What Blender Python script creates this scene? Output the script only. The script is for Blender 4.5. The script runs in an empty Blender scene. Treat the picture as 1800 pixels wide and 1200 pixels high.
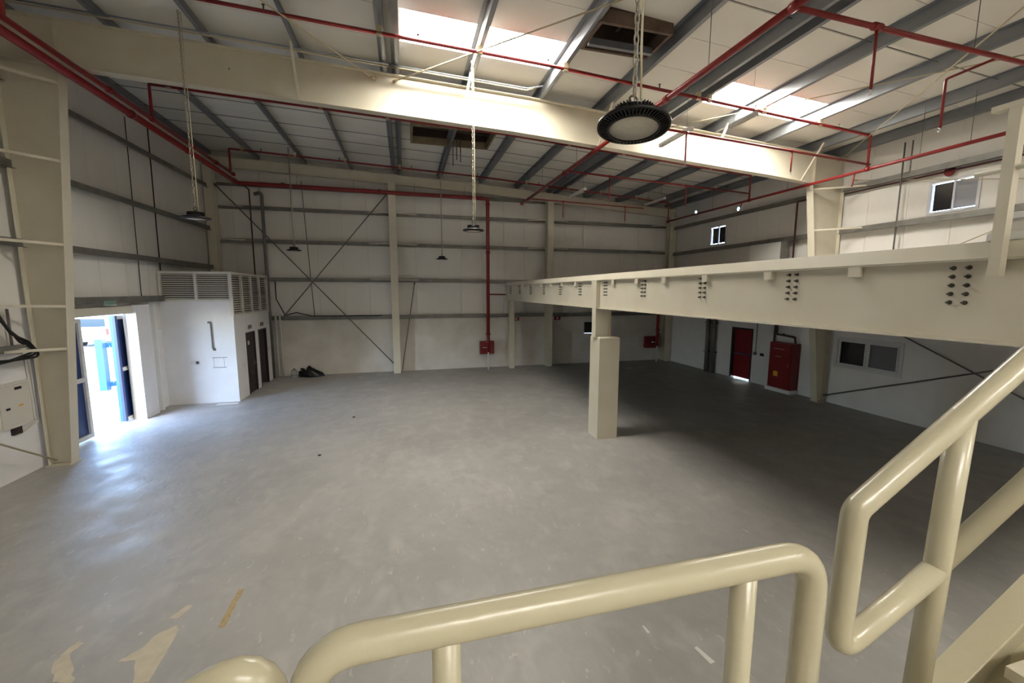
import bpy, math, random
from mathutils import Vector, Matrix
random.seed(7)
sc = bpy.context.scene
col = sc.collection

# ------------------------------------------------------------------ camera, world, sun, exposure
cam_d = bpy.data.cameras.new('camera'); cam_d.sensor_width = 36.0; cam_d.lens = 14.406
cam_d.clip_start = 0.02; cam_d.clip_end = 500
cam = bpy.data.objects.new('camera', cam_d); col.objects.link(cam); sc.camera = cam
_yaw, _pit, _rol = 0.25344, 0.12226, -0.002146
_f = Vector((math.sin(_yaw)*math.cos(_pit), math.cos(_yaw)*math.cos(_pit), -math.sin(_pit)))
_r = Vector((math.cos(_yaw), -math.sin(_yaw), 0)); _d = _f.cross(_r)
_r2 = _r*math.cos(_rol) + _d*math.sin(_rol); _d2 = -_r*math.sin(_rol) + _d*math.cos(_rol)
_m = Matrix((_r2, -_d2, -_f)).transposed().to_4x4(); _m.translation = (0, 0, 3.6)
cam.matrix_world = _m

SKYLIGHT_STRENGTH = 64.0
world = bpy.data.worlds.new('sky'); sc.world = world; world.use_nodes = True
wn = world.node_tree.nodes; wl = world.node_tree.links
bg = wn['Background']
sky = wn.new('ShaderNodeTexSky'); sky.sky_type = 'NISHITA'; sky.sun_disc = False
sky.sun_elevation = math.radians(66); sky.sun_rotation = math.radians(200); sky.dust_density = .6; sky.ozone_density = 2.5
wl.new(sky.outputs[0], bg.inputs[0]); bg.inputs[1].default_value = 5.0
sd = bpy.data.lights.new('sun', 'SUN'); sd.energy = 9.0; sd.angle = 0.009; sd.color = (1, .96, .9)
sun = bpy.data.objects.new('sun', sd); col.objects.link(sun); sun.location = (-20, -10, 40)
sun.rotation_euler = Vector((.09, .42, -1)).to_track_quat('-Z', 'Y').to_euler()

sc.view_settings.view_transform = 'Standard'; sc.view_settings.look = 'None'
sc.view_settings.exposure = 0.0; sc.view_settings.gamma = 1.0; sc.view_settings.use_curve_mapping = False

# ------------------------------------------------------------------ materials
def lin(h):
    h = h.lstrip('#'); v = [int(h[i:i+2], 16)/255 for i in (0, 2, 4)]
    return tuple(x/12.92 if x <= .04045 else ((x+.055)/1.055)**2.4 for x in v)
def mat(name, c, rough=.6, metal=0.0, c2=None, scale=3.0, detail=6, amt=.5, bump=0.0, bscale=40, spec=.5, stretch=(1, 1, 1)):
    m = bpy.data.materials.new(name); m.use_nodes = True
    n, l = m.node_tree.nodes, m.node_tree.links
    b = n['Principled BSDF']; c = lin(c)
    b.inputs['Base Color'].default_value = (*c, 1); b.inputs['Roughness'].default_value = rough
    b.inputs['Metallic'].default_value = metal; b.inputs['Specular IOR Level'].default_value = spec
    tc = n.new('ShaderNodeTexCoord'); mp = n.new('ShaderNodeMapping'); mp.inputs['Scale'].default_value = stretch
    l.new(tc.outputs['Object'], mp.inputs[0])
    if c2:
        t = n.new('ShaderNodeTexNoise'); t.inputs['Scale'].default_value = scale; t.inputs['Detail'].default_value = detail
        l.new(mp.outputs[0], t.inputs['Vector'])
        r = n.new('ShaderNodeValToRGB'); r.color_ramp.elements[0].position = .5-amt/2; r.color_ramp.elements[1].position = .5+amt/2
        r.color_ramp.elements[0].color = (*c, 1); r.color_ramp.elements[1].color = (*lin(c2), 1)
        l.new(t.outputs['Fac'], r.inputs[0]); l.new(r.outputs[0], b.inputs['Base Color'])
    if bump:
        t2 = n.new('ShaderNodeTexNoise'); t2.inputs['Scale'].default_value = bscale; t2.inputs['Detail'].default_value = 4
        l.new(mp.outputs[0], t2.inputs['Vector'])
        bp = n.new('ShaderNodeBump'); bp.inputs['Strength'].default_value = bump; bp.inputs['Distance'].default_value = .01
        l.new(t2.outputs['Fac'], bp.inputs['Height']); l.new(bp.outputs[0], b.inputs['Normal'])
    return m
def emis(name, c, s):
    m = bpy.data.materials.new(name); m.use_nodes = True
    b = m.node_tree.nodes['Principled BSDF']; b.inputs['Base Color'].default_value = (*lin(c), 1)
    b.inputs['Emission Color'].default_value = (*lin(c), 1); b.inputs['Emission Strength'].default_value = s
    return m
M = dict(
    cream=mat('cream_paint', '#d0cab8', .42, c2='#c8c0ab', scale=2.2, amt=.5, bump=.05, bscale=60),
    rail=mat('rail_gloss_paint', '#beb79e', .26, c2='#b6ae93', scale=6, amt=.6, bump=.10, bscale=45),
    panel=mat('sandwich_panel', '#e4e1db', .55, c2='#d9d5cc', scale=1.1, amt=.6, stretch=(1, 1, .25)),
    seam=mat('panel_joint_dark', '#8d877d', .8), backing=mat('louvre_gap_shade', '#5c564f', .9),  # backing paints the shade in the gaps behind the louvre slats
    roofpanel=mat('roof_panel_underside', '#e8e5dd', .5, c2='#ddd9ce', scale=.8, amt=.6),
    plaster=mat('painted_plaster', '#e0dfe0', .75, c2='#d5d3d2', scale=1.6, amt=.5, bump=.25, bscale=18),
    dirtyplaster=mat('worn_plaster', '#dcd8d2', .8, c2='#c8c2b8', scale=1.1, detail=10, amt=.4, bump=.3, bscale=16),
    galv=mat('galvanised_steel', '#8f9296', .42, .55, c2='#7b7f84', scale=5, amt=.6, stretch=(1, .15, 1)),
    girt=mat('galvanised_girt', '#86847e', .5, .35, c2='#6c6a64', scale=4, amt=.5),
    red=mat('fire_red_paint', '#861c1c', .36, c2='#761819', scale=5, amt=.5),
    redbox=mat('fire_cabinet_red', '#7a1016', .4, c2='#6c0d12', scale=3),
    darkpipe=mat('dark_conduit', '#2c2626', .5),
    darkred=mat('dark_red_conduit', '#4a1c1a', .5),
    greypipe=mat('grey_pvc', '#6c6a66', .5, c2='#5e5b56', scale=5),
    whitepvc=mat('white_pvc', '#cbc7be', .5),
    black=mat('black_rubber', '#151312', .55),
    blackmetal=mat('black_cast_metal', '#1b1817', .45, .3),
    lens=mat('frosted_lamp_lens', '#d5cfc0', .35, c2='#c7c0b0', scale=30, amt=.4),
    white=mat('white_enamel', '#dcdcd8', .4),
    louvre=mat('white_louvre_paint', '#d8d4cc', .5, c2='#cbc5ba', scale=4),
    brown=mat('dark_brown_door', '#211517', .45, c2='#1a1012', scale=4),
    navy=mat('navy_door_sheet', '#22386e', .45, c2='#1c2f5e', scale=3),
    blue=mat('blue_gate_paint', '#1b5396', .4, c2='#174985', scale=4),
    rust=mat('rust_wood_curb', '#6d5a4c', .8, c2='#4e3d33', scale=4, amt=.5),
    curb=mat('vent_curb', '#8d8068', .7, c2='#76684f', scale=5),
    steel=mat('bolt_steel', '#5b564e', .45, .6),
    chrome=mat('chrome', '#c8c8c8', .2, .9),
    chain=mat('zinc_chain', '#9a9384', .5, .2),
    rod=mat('painted_rod', '#b7ab8c', .5),
    greyrod=mat('grey_rod', '#6f6b66', .5, .3),
    glass=mat('dark_film_glass', '#17181c', .22),
    greyglass=mat('grey_mesh_screen', '#6c6c74', .6),
    board=mat('grey_window_board', '#8d8e92', .7),
    alu=mat('white_aluminium', '#c9c9cc', .35),
    deck=mat('mezzanine_deck_concrete', '#a7a299', .8, c2='#989389', scale=3),
    bag=mat('black_bin_bag', '#0d0d0e', .28, bump=.6, bscale=14),
    yellow=mat('yellow_sticker', '#d8a52a', .5),
    green=mat('green_sign', '#6f9c8a', .5, c2='#8fae9f', scale=9),
    paper=mat('paper_and_sun_speck', '#d6d4cd', .8),
    scuff=mat('worn_concrete_patch', '#c2b9a5', .8, c2='#b0a793', scale=9, amt=.5),
    gouge=mat('gouged_concrete', '#b8a47a', .9, c2='#94815a', scale=30, amt=.5, bump=.8, bscale=60),
    ground=mat('sunlit_yard_concrete', '#7d7a74', .85, c2='#716e69', scale=.6),
    carwhite=mat('car_white', '#e6e6e8', .25), carglass=mat('car_glass', '#27343a', .1), tyre=mat('tyre', '#141414', .8),
    lampred=mat('tail_lamp_red', '#b0211c', .25),
    outwall=mat('white_boundary_wall', '#dedbd4', .8),
)
M['scuffred'] = mat('faded_marking_paint', '#a8807c', .6)
M['shaft'] = mat('dark_shaft_board', '#43342c', .9, c2='#33261f', scale=4)
M['skylight'] = emis('backlit_skylight_sheet', '#fffaf0', SKYLIGHT_STRENGTH)
gl = bpy.data.materials.new('clear_plastic'); gl.use_nodes = True
_b = gl.node_tree.nodes['Principled BSDF']; _b.inputs['Transmission Weight'].default_value = .9
_b.inputs['Roughness'].default_value = .08; _b.inputs['Base Color'].default_value = (.85, .9, .92, 1); M['plastic'] = gl

def floor_mat():
    m = bpy.data.materials.new('trowelled_concrete_floor'); m.use_nodes = True
    n, l = m.node_tree.nodes, m.node_tree.links; b = n['Principled BSDF']
    tc = n.new('ShaderNodeTexCoord')
    def noise(s, d, stretch=(1, 1, 1), rot=0, dist=0.0):
        mp = n.new('ShaderNodeMapping'); mp.inputs['Scale'].default_value = stretch; mp.inputs['Rotation'].default_value = (0, 0, rot)
        l.new(tc.outputs['Object'], mp.inputs[0])
        t = n.new('ShaderNodeTexNoise'); t.inputs['Scale'].default_value = s; t.inputs['Detail'].default_value = d
        t.inputs['Distortion'].default_value = dist
        l.new(mp.outputs[0], t.inputs['Vector']); return t.outputs['Fac']
    def ramp(src, p0, c0, p1, c1):
        r = n.new('ShaderNodeValToRGB'); e = r.color_ramp.elements
        e[0].position, e[1].position = p0, p1; e[0].color = (*c0, 1); e[1].color = (*c1, 1)
        l.new(src, r.inputs[0]); return r.outputs[0]
    def mix(fac, a, c):
        x = n.new('ShaderNodeMix'); x.data_type = 'RGBA'
        l.new(fac, x.inputs['Factor']); l.new(a, x.inputs['A']); l.new(c, x.inputs['B']); return x.outputs['Result']
    W, K = (1, 1, 1), (0, 0, 0)
    base = ramp(noise(.45, 5), .3, lin('#95938f'), .7, lin('#a3a09b'))
    fine = ramp(noise(3.5, 8, dist=.6), .35, lin('#8e8b87'), .7, lin('#aca8a2'))
    c = mix(ramp(noise(1.2, 3), .3, K, .8, (.6, .6, .6)), base, fine)
    smear = ramp(noise(3.2, 9, (1, .6, 1), .5, .3), .52, K, .78, (.40, .40, .40))
    lt = n.new('ShaderNodeRGB'); lt.outputs[0].default_value = (*lin('#bdb9b1'), 1)
    c = mix(smear, c, lt.outputs[0])
    scr = ramp(noise(14, 10, (1, .45, 1), -.6, .6), .64, K, .74, (.45, .45, .45))
    lt2 = n.new('ShaderNodeRGB'); lt2.outputs[0].default_value = (*lin('#cac6be'), 1)
    c = mix(scr, c, lt2.outputs[0])
    l.new(c, b.inputs['Base Color'])
    rr = ramp(noise(1.7, 6), .3, (.40,)*3, .7, (.62,)*3); l.new(rr, b.inputs['Roughness'])
    bp = n.new('ShaderNodeBump'); bp.inputs['Strength'].default_value = .35; bp.inputs['Distance'].default_value = .02
    l.new(noise(7, 5, (1, .6, 1), .4, .5), bp.inputs['Height']); l.new(bp.outputs[0], b.inputs['Normal'])
    return m
M['floor'] = floor_mat()

# ------------------------------------------------------------------ helpers
WO = {}
def tag(o, label=None, cat=None, group=None, kind=None):
    if label: o['label'] = label
    if cat: o['category'] = cat
    if group: o['group'] = group
    if kind: o['kind'] = kind
    return o
def E(name, label, cat, loc=(0, 0, 0), group=None, kind=None, local=False, rot=(0, 0, 0)):
    o = bpy.data.objects.new(name, None); col.objects.link(o); o.location = loc; o.rotation_euler = rot
    o.empty_display_size = .1
    WO[o.name] = Vector((0, 0, 0)) if local else Vector(loc)
    return tag(o, label, cat, group, kind)
class B:
    def __init__(s): s.v = []; s.f = []; s.sm = []
    def add(s, vs, fs, smooth=False):
        k = len(s.v); s.v += [Vector(p) for p in vs]; s.f += [tuple(i+k for i in f) for f in fs]; s.sm += [smooth]*len(fs); return s
    def box(s, x0, y0, z0, x1, y1, z1):
        x0, x1 = sorted((x0, x1)); y0, y1 = sorted((y0, y1)); z0, z1 = sorted((z0, z1))
        return s.add([(x0,y0,z0),(x1,y0,z0),(x1,y1,z0),(x0,y1,z0),(x0,y0,z1),(x1,y0,z1),(x1,y1,z1),(x0,y1,z1)],
                     [(3,2,1,0),(4,5,6,7),(0,1,5,4),(1,2,6,5),(2,3,7,6),(3,0,4,7)])
    def hexa(s, p):   # 8 points, bottom 4 then top 4
        return s.add(p, [(3,2,1,0),(4,5,6,7),(0,1,5,4),(1,2,6,5),(2,3,7,6),(3,0,4,7)])
    def bar(s, p, q, w, h, up=(0, 0, 1)):
        p, q = Vector(p), Vector(q); d = (q-p).normalized(); u = Vector(up)
        if abs(d.dot(u)) > .98: u = Vector((0, 1, 0))
        a = d.cross(u).normalized()*w/2; c = a.cross(d).normalized()*h/2
        return s.hexa([p-a-c, p+a-c, q+a-c, q-a-c, p-a+c, p+a+c, q+a+c, q-a+c])
    def prism(s, poly, axis, a0, a1):   # poly of 2d points, axis 0/1/2 extrude; counter-clockwise whichever, normals recalculated
        def P(u, v, a): return ((a, u, v), (u, a, v), (u, v, a))[axis]
        n = len(poly); vs = [P(u, v, a0) for u, v in poly]+[P(u, v, a1) for u, v in poly]
        fs = [tuple(range(n))[::-1], tuple(range(n, 2*n))]+[(i, (i+1) % n, n+(i+1) % n, n+i) for i in range(n)]
        return s.add(vs, fs)
    def tube(s, pts, r, n=10, caps=True):
        pts = [Vector(p) for p in pts]; rings = []; u = None
        for i, p in enumerate(pts):
            d = (pts[min(i+1, len(pts)-1)]-pts[max(i-1, 0)]).normalized()
            if u is None:
                u = Vector((0, 0, 1)) if abs(d.z) < .9 else Vector((0, 1, 0))
            u = (u-d*u.dot(d)).normalized(); w = d.cross(u)
            k = 1.0
            if 0 < i < len(pts)-1:
                a, b2 = (pts[i]-pts[i-1]).normalized(), (pts[i+1]-pts[i]).normalized()
                k = 1/max(.5, math.sqrt((1+a.dot(b2))/2))
            rr = r[i] if isinstance(r, (list, tuple)) else r
            rings.append([p+(u*math.cos(2*math.pi*j/n)+w*math.sin(2*math.pi*j/n))*rr*(1 if k < 1.05 else k**.5) for j in range(n)])
        k0 = len(s.v)
        for g in rings: s.v += g
        for i in range(len(rings)-1):
            for j in range(n):
                s.f.append((k0+i*n+j, k0+i*n+(j+1) % n, k0+(i+1)*n+(j+1) % n, k0+(i+1)*n+j)); s.sm.append(True)
        if caps:
            s.f.append(tuple(k0+j for j in range(n))[::-1]); s.sm.append(False)
            s.f.append(tuple(k0+(len(rings)-1)*n+j for j in range(n))); s.sm.append(False)
        return s
    def lathe(s, prof, c=(0, 0, 0), n=32, smooth=True):
        k0 = len(s.v); c = Vector(c)
        for r, z in prof:
            s.v += [c+Vector((r*math.cos(2*math.pi*j/n), r*math.sin(2*math.pi*j/n), z)) for j in range(n)]
        for i in range(len(prof)-1):
            for j in range(n):
                s.f.append((k0+i*n+j, k0+i*n+(j+1) % n, k0+(i+1)*n+(j+1) % n, k0+(i+1)*n+j)); s.sm.append(smooth)
        return s
    def build(s, name, m, parent=None, label=None, cat=None, group=None, kind=None):
        lo = Vector([min(p[i] for p in s.v) for i in range(3)]); hi = Vector([max(p[i] for p in s.v) for i in range(3)])
        o0 = Vector(((lo.x+hi.x)/2, (lo.y+hi.y)/2, lo.z))
        me = bpy.data.meshes.new(name); me.from_pydata([p-o0 for p in s.v], [], s.f)
        me.polygons.foreach_set('use_smooth', s.sm)
        import bmesh
        bm = bmesh.new(); bm.from_mesh(me); bmesh.ops.recalc_face_normals(bm, faces=bm.faces); bm.to_mesh(me); bm.free()
        me.materials.append(m if not isinstance(m, str) else M[m]); me.update()
        o = bpy.data.objects.new(name, me); col.objects.link(o)
        if parent:
            o.parent = parent; o.location = o0-WO[parent.name]
        else: o.location = o0
        WO[o.name] = o0
        return tag(o, label, cat, group, kind)
def copy(o, loc, parent=None, **k):
    c = o.copy(); col.objects.link(c)
    for key in list(c.keys()):
        if key in ('label', 'group', 'category', 'kind') and parent is not None: del c[key]
    if parent:
        c.parent = parent; c.location = Vector(loc)-WO[parent.name]
    else: c.location = loc
    WO[c.name] = Vector(loc)
    return tag(c, **k)
def copy_tree(o, loc, label, parent=None):
    c = o.copy(); col.objects.link(c)
    if parent: c.parent = parent
    else: c.location = loc; c['label'] = label
    for ch in o.children: copy_tree(ch, None, None, c)
    return c
def fillet(pts, r, n=6):
    pts = [Vector(p) for p in pts]; out = [pts[0]]
    for i in range(1, len(pts)-1):
        a, b = (pts[i-1]-pts[i]), (pts[i+1]-pts[i]); la, lb = a.length, b.length; a.normalize(); b.normalize()
        ang = a.angle(b); t = min(r/math.tan(ang/2), la*.49, lb*.49)
        p0, p1 = pts[i]+a*t, pts[i]+b*t
        for k in range(n+1):
            u = k/n; out.append(p0*(1-u)**2+pts[i]*2*u*(1-u)+p1*u*u)
    out.append(pts[-1]); return out
def rects(u0, u1, v0, v1, holes):
    us = sorted({u0, u1, *[max(u0, min(u1, h[i])) for h in holes for i in (0, 1)]})
    vs = sorted({v0, v1, *[max(v0, min(v1, h[i])) for h in holes for i in (2, 3)]})
    out = []
    for a, b in zip(us, us[1:]):
        run = None
        for c, d in zip(vs, vs[1:]):
            mu, mv = (a+b)/2, (c+d)/2
            inside = any(h[0] < mu < h[1] and h[2] < mv < h[3] for h in holes)
            if inside:
                if run: out.append((a, b, *run)); run = None
            else: run = (run[0], d) if run else (c, d)
        if run: out.append((a, b, *run))
    return out

# ------------------------------------------------------------------ main dimensions (metres, camera stands at x = y = 0)
LX, RX, FY, BY = -7.3, 13.35, 18.95, -6.5
FR = 10.3
def zt(x): return 8.70-.038*(x+7.3) if x < 3 else 8.309-.0615*(x-3)

# ------------------------------------------------------------------ floor
fl = B().box(LX-.25, BY-.2, -.15, RX+.25, FY+.25, 0).build('floor', 'floor', kind='structure', label='large worn grey concrete warehouse floor', cat='floor')
def patch(name, poly, m, h=.0025):
    return B().prism(poly, 2, .0, h).build(name, m, fl)
def ragged(poly, n=6, amp=.03):
    out = []
    for i, (x, y) in enumerate(poly):
        x2, y2 = poly[(i+1) % len(poly)]
        for k in range(n):
            t = k/n; out.append((x+(x2-x)*t+random.uniform(-amp, amp)*(k > 0), y+(y2-y)*t+random.uniform(-amp, amp)*(k > 0)))
    return out

# ------------------------------------------------------------------ walls
def wall(name, axis, pos, out, u0, u1, ztop, holes, panel_from, label, lower_mat='plaster', pw=1.0):
    """axis: 0 -> wall lies in plane x=pos and runs along y; 1 -> plane y=pos running along x. out = +1/-1 outward."""
    def bx(b, a, c, d, e, p0, p1):
        if axis == 0: b.box(p0, a, d, p1, c, e)
        else: b.box(a, p0, d, c, p1, e)
    b = B()
    for a, c, d, e in rects(u0, u1, 0, ztop, holes): bx(b, a, c, d, e, pos+out*.075, pos+out*.15)
    w = b.build(name, 'seam', kind='structure', label=label, cat='wall')
    b = B()
    for a, c, d, e in rects(u0, u1, 0, panel_from, holes): bx(b, a, c, d, e, pos, pos+out*.074)
    b.build('plastered_base', lower_mat, w)
    n = round((u1-u0)/pw)
    for i in range(n):
        a0, a1 = u0+i*pw+.003, min(u1, u0+(i+1)*pw)-.003
        b = B()
        for a, c, d, e in rects(a0, a1, panel_from+.012, ztop, holes): bx(b, a, c, d, e, pos+out*.004, pos+out*.074)
        if b.v: b.build('panel', 'panel', w)
    return w
HR = 2.42
wl_ = wall('wall_left', 0, LX, -1, BY, FY+.1, 9.0, [(10.9, 13.42, 0, 2.98)], HR, 'left wall of white panels above plaster with the yard entrance')
wr_ = wall('wall_right', 0, RX, 1, BY, FY+.1, 9.0,
     [(15.1, 16.0, 5.66, 6.44), (7.05, 8.0, 5.64, 6.40), (8.2, 10.0, 1.25, 2.15), (13.28, 14.37, 0, 2.13), (16.88, 17.28, 7.10, 7.50), (14.29, 14.69, 6.82, 7.12)],
     HR, 'right wall of white panels with small upper windows above mezzanine')
wf_ = wall('wall_far', 1, FY, 1, LX-.2, RX+.2, 9.0, [(8.62, 9.18, 1.48, 2.10)], HR, 'far end wall of beige panels above worn plaster base', 'dirtyplaster')
wb_ = wall('wall_near', 1, BY, -1, LX-.2, RX+.2, 9.0, [], HR, 'end wall behind the stair landing')
for y, z in ((17.08, 7.30), (14.49, 6.97)):
    o = B().lathe([(.07, -.004), (.07, .004), (.30, .004), (.30, -.004), (.07, -.004)], (0, 0, 0), 20).build('hole_collar', 'panel', wr_)
    o.rotation_euler = (0, math.pi/2, 0); o.location = Vector((RX-.005, y, z))-WO[wr_.name]

# ------------------------------------------------------------------ roof: panels run down the slope, skylight strips glow as daylight, the near-end pair is added
SKY = [(.05, 3.28, 8.35), (7.2, 10.4, 8.35), (.05, 3.28, -5.65), (7.2, 10.4, -5.65)]  # last pair is unseen behind the camera, added to light rails and hall
VENT = [(3.42, 4.88, 7.12, 7.98), (.30, 2.86, 12.90, 14.45)]
ce = E('ceiling', 'pale insulated panel roof underside sloping down to right', 'ceiling', (3, 6, 8.5), kind='structure')
xs_all = [LX-.15, 3.0, RX+.15]
def roof_slab(b, x0, x1, y0, y1, o0, o1):
    st = [x0]+[x for x in (3.0,) if x0 < x < x1]+[x1]
    for a, c in zip(st, st[1:]):
        b.hexa([(a,y0,zt(a)+o0),(c,y0,zt(c)+o0),(c,y1,zt(c)+o0),(a,y1,zt(a)+o0),(a,y0,zt(a)+o1),(c,y0,zt(c)+o1),(c,y1,zt(c)+o1),(a,y1,zt(a)+o1)])
y = -6.65
while y < FY+.1:
    y1 = min(y+1.0, FY+.16)
    holes = [(s[0], s[1], s[2], s[2]+1.0) for s in SKY]+VENT
    b = B()
    for a, c, d, e in rects(LX-.15, RX+.15, y+.006, y1-.006, holes): roof_slab(b, a, c, d, e, .253, .333)
    b.build('roof_panel', 'roofpanel', ce); y += 1.0
b = B()
for a, c, d, e in rects(LX-.15, RX+.15, BY-.15, FY+.2, [(s[0], s[1], s[2], s[2]+1.0) for s in SKY]+VENT): roof_slab(b, a, c, d, e, .336, .35)
b.build('roof_sheet', 'seam', ce)
for i, (x0, x1, y0) in enumerate(SKY):
    b = B(); roof_slab(b, x0-.02, x1+.02, y0-.02, y0+1.02, .352, .365)
    b.build('skylight_sheet', 'skylight', ce)
b = B()
for (x0, x1, y0, y1) in VENT: b.box(x0-.1, y0-.1, zt(x0)+.55, x1+.1, y1+.1, zt(x0)+.6)
b.build('vent_cowl', 'rust', ce)

# ------------------------------------------------------------------ steel frames
def frame(y, ordinal, label, braces=True, cols=True):
    st = [(-7.22, 7.86), (-5.75, 7.80), (2.66, 7.46), (10.46, 6.98), (12.2, 6.84), (13.3, 6.78)]
    r = E('portal_rafter', label, 'roof beam', (3, y, 7.3), 'portal frame rafters')
    w, t, bo = B(), B(), B()
    pts = []
    for (a, za), (c, zc) in zip(st, st[1:]):
        segs = [a, c] if not (a < 3 < c) else [a, 3.0, c]
        for p, q in zip(segs, segs[1:]):
            zp, zq = za+(zc-za)*(p-a)/(c-a), za+(zc-za)*(q-a)/(c-a)
            w.hexa([(p,y-.006,zp),(q,y-.006,zq),(q,y+.006,zq),(p,y+.006,zp),(p,y-.006,zt(p)-.02),(q,y-.006,zt(q)-.02),(q,y+.006,zt(q)-.02),(p,y+.006,zt(p)-.02)])
            for bb, z0, z1, k in ((bo, zp, zq, 0), (t, zt(p)-.018, zt(q)-.018, 0)):
                bb.hexa([(p,y-.11,z0),(q,y-.11,z1),(q,y+.11,z1),(p,y+.11,z0),(p,y-.11,z0+.016),(q,y-.11,z1+.016),(q,y+.11,z1+.016),(p,y+.11,z0+.016)])
    w.build('web', 'cream', r); t.build('top_flange', 'cream', r); bo.build('bottom_flange', 'cream', r)
    def zb(x):
        for (a, za), (c, zc) in zip(st, st[1:]):
            if a <= x <= c: return za+(zc-za)*(x-a)/(c-a)
    for x in (-6.25, 12.1):
        B().box(x-.008, y-.10, zb(x)+.016, x+.008, y-.006, zt(x)-.02).build('stiffener_plate', 'cream', r)
    if braces:
        for x, xt in ((-2.08, -2.08), (1.39, 1.55), (4.95, 5.05), (8.35, 8.42), (11.6, 11.7)):
            B().bar((x, y-.09, zb(x)+.03), (xt, y-.62, zt(xt)+.05), .045, .045).build('flange_brace', 'cream', r)
    for x in (-3.4, .4, 6.2, 9.4):
        B().tube([(x, y-.012, zb(x)+.45), (x, y-.006, zb(x)+.45)], .016, 8).build('bolt_hole_plug', 'steel', r)
    return r
def column(x_out, st, y, label, group, bw=.22):
    """tapered I column: st = [(z, x_inner)], outer flange at x_out"""
    c = E('portal_column', label, 'column', (x_out, y, 0), group)
    w, fi, fo = B(), B(), B(); s = 1 if st[0][1] > x_out else -1
    for (z0, a), (z1, c1) in zip(st, st[1:]):
        w.hexa([(x_out,y-.006,z0),(a,y-.006,z0),(a,y+.006,z0),(x_out,y+.006,z0),(x_out,y-.006,z1),(c1,y-.006,z1),(c1,y+.006,z1),(x_out,y+.006,z1)])
        fi.hexa([(a,y-bw/2,z0),(a+s*.016,y-bw/2,z0),(a+s*.016,y+bw/2,z0),(a,y+bw/2,z0),(c1,y-bw/2,z1),(c1+s*.016,y-bw/2,z1),(c1+s*.016,y+bw/2,z1),(c1,y+bw/2,z1)])
    fo.box(x_out, y-bw/2, st[0][0], x_out-s*.012, y+bw/2, st[-1][0])
    w.build('web', 'cream', c); fi.build('inner_flange', 'cream', c); fo.build('outer_flange', 'cream', c)
    xa = st[0][1]
    B().box(min(x_out, xa)-.03, y-.16, .0, max(x_out, xa)+.03, y+.16, .02).build('base_plate', 'cream', c)
    return c
def xin(st, z):
    for (z0, a), (z1, b) in zip(st, st[1:]):
        if z0 <= z <= z1: return a+(b-a)*(z-z0)/(z1-z0)
LST = [(0.02, -6.84), (7.84, -6.24)]
RST = [(0.02, 13.0), (4.88, 12.33), (6.83, 12.05)]
frame(FR, 0, 'deep cream portal rafter spanning the hall, nearest in view')
frame(1.9, 1, 'cream portal rafter over the stair landing')
lc = column(-7.2, LST, FR, 'tapered cream steel column beside the yard entrance', 'portal columns')
for z in (7.5, 6.07, 4.49, 3.28, 2.43):
    xi = xin(LST, z); B().bar((xi-.01, FR-.09, z), (-7.2, FR-.72, z+.03), .05, .05).build('flange_brace', 'cream', lc)
rc = column(13.28, RST, FR, 'tapered cream steel column against right wall behind mezzanine edge', 'portal columns')
for z in (6.68, 5.48):
    xi = xin(RST, z); B().bar((xi+.01, FR-.09, z), (13.25, FR-.85, z+.02), .05, .05).build('flange_brace', 'cream', rc)
column(-7.2, LST, 1.9, 'tapered cream steel column on left wall beside the landing', 'portal columns')
column(13.28, RST, 1.9, 'tapered cream steel column on right wall near the stair', 'portal columns')

# end wall frame
er = E('end_wall_rafter', 'shallow cream rafter along the top of the far wall', 'roof beam', (3, 18.6, 7.5))
w, t, bo = B(), B(), B()
for p, q in ((-7.25, 3.0), (3.0, 13.3)):
    for bb, a, c, d, e in ((w, .006, -.40, -.02, 0), (t, .08, -.016, 0, 0), (bo, .08, -.40, -.384, 0)):
        bb.hexa([(p,18.6-a,zt(p)+c),(q,18.6-a,zt(q)+c),(q,18.6+a,zt(q)+c),(p,18.6+a,zt(p)+c),(p,18.6-a,zt(p)+d),(q,18.6-a,zt(q)+d),(q,18.6+a,zt(q)+d),(p,18.6+a,zt(p)+d)])
w.build('web', 'cream', er); t.build('top_flange', 'cream', er); bo.build('bottom_flange', 'cream', er)
def post(name, x, y0, y1, z1, bw, label, group=None):
    c = E(name, label, 'column', (x, y0, 0), group)
    B().box(x-bw/2, y0, 0, x+bw/2, y0+.014, z1).build('front_flange', 'cream', c)
    B().box(x-.005, y0+.014, 0, x+.005, y1-.014, z1).build('web', 'cream', c)
    B().box(x-bw/2, y1-.014, 0, x+bw/2, y1, z1).build('back_flange', 'cream', c)
    return c
FX = [-7.1, -.43, 6.62, 13.14]
post('end_wall_column', FX[0], 18.42, 18.74, zt(FX[0])-.40, .30, 'cream end wall column in corner above the washroom block', 'end wall columns')
post('end_wall_column', FX[1], 18.42, 18.74, zt(FX[1])-.40, .30, 'cream end wall column between cross-braced bay and plain bay', 'end wall columns')
post('end_wall_column', FX[2], 18.42, 18.74, zt(FX[2])-.40, .30, 'cream end wall column rising behind the far mezzanine end', 'end wall columns')
post('end_wall_column', FX[3], 18.42, 18.74, zt(FX[3])-.40, .36, 'cream end wall column in far right corner', 'end wall columns')

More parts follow.
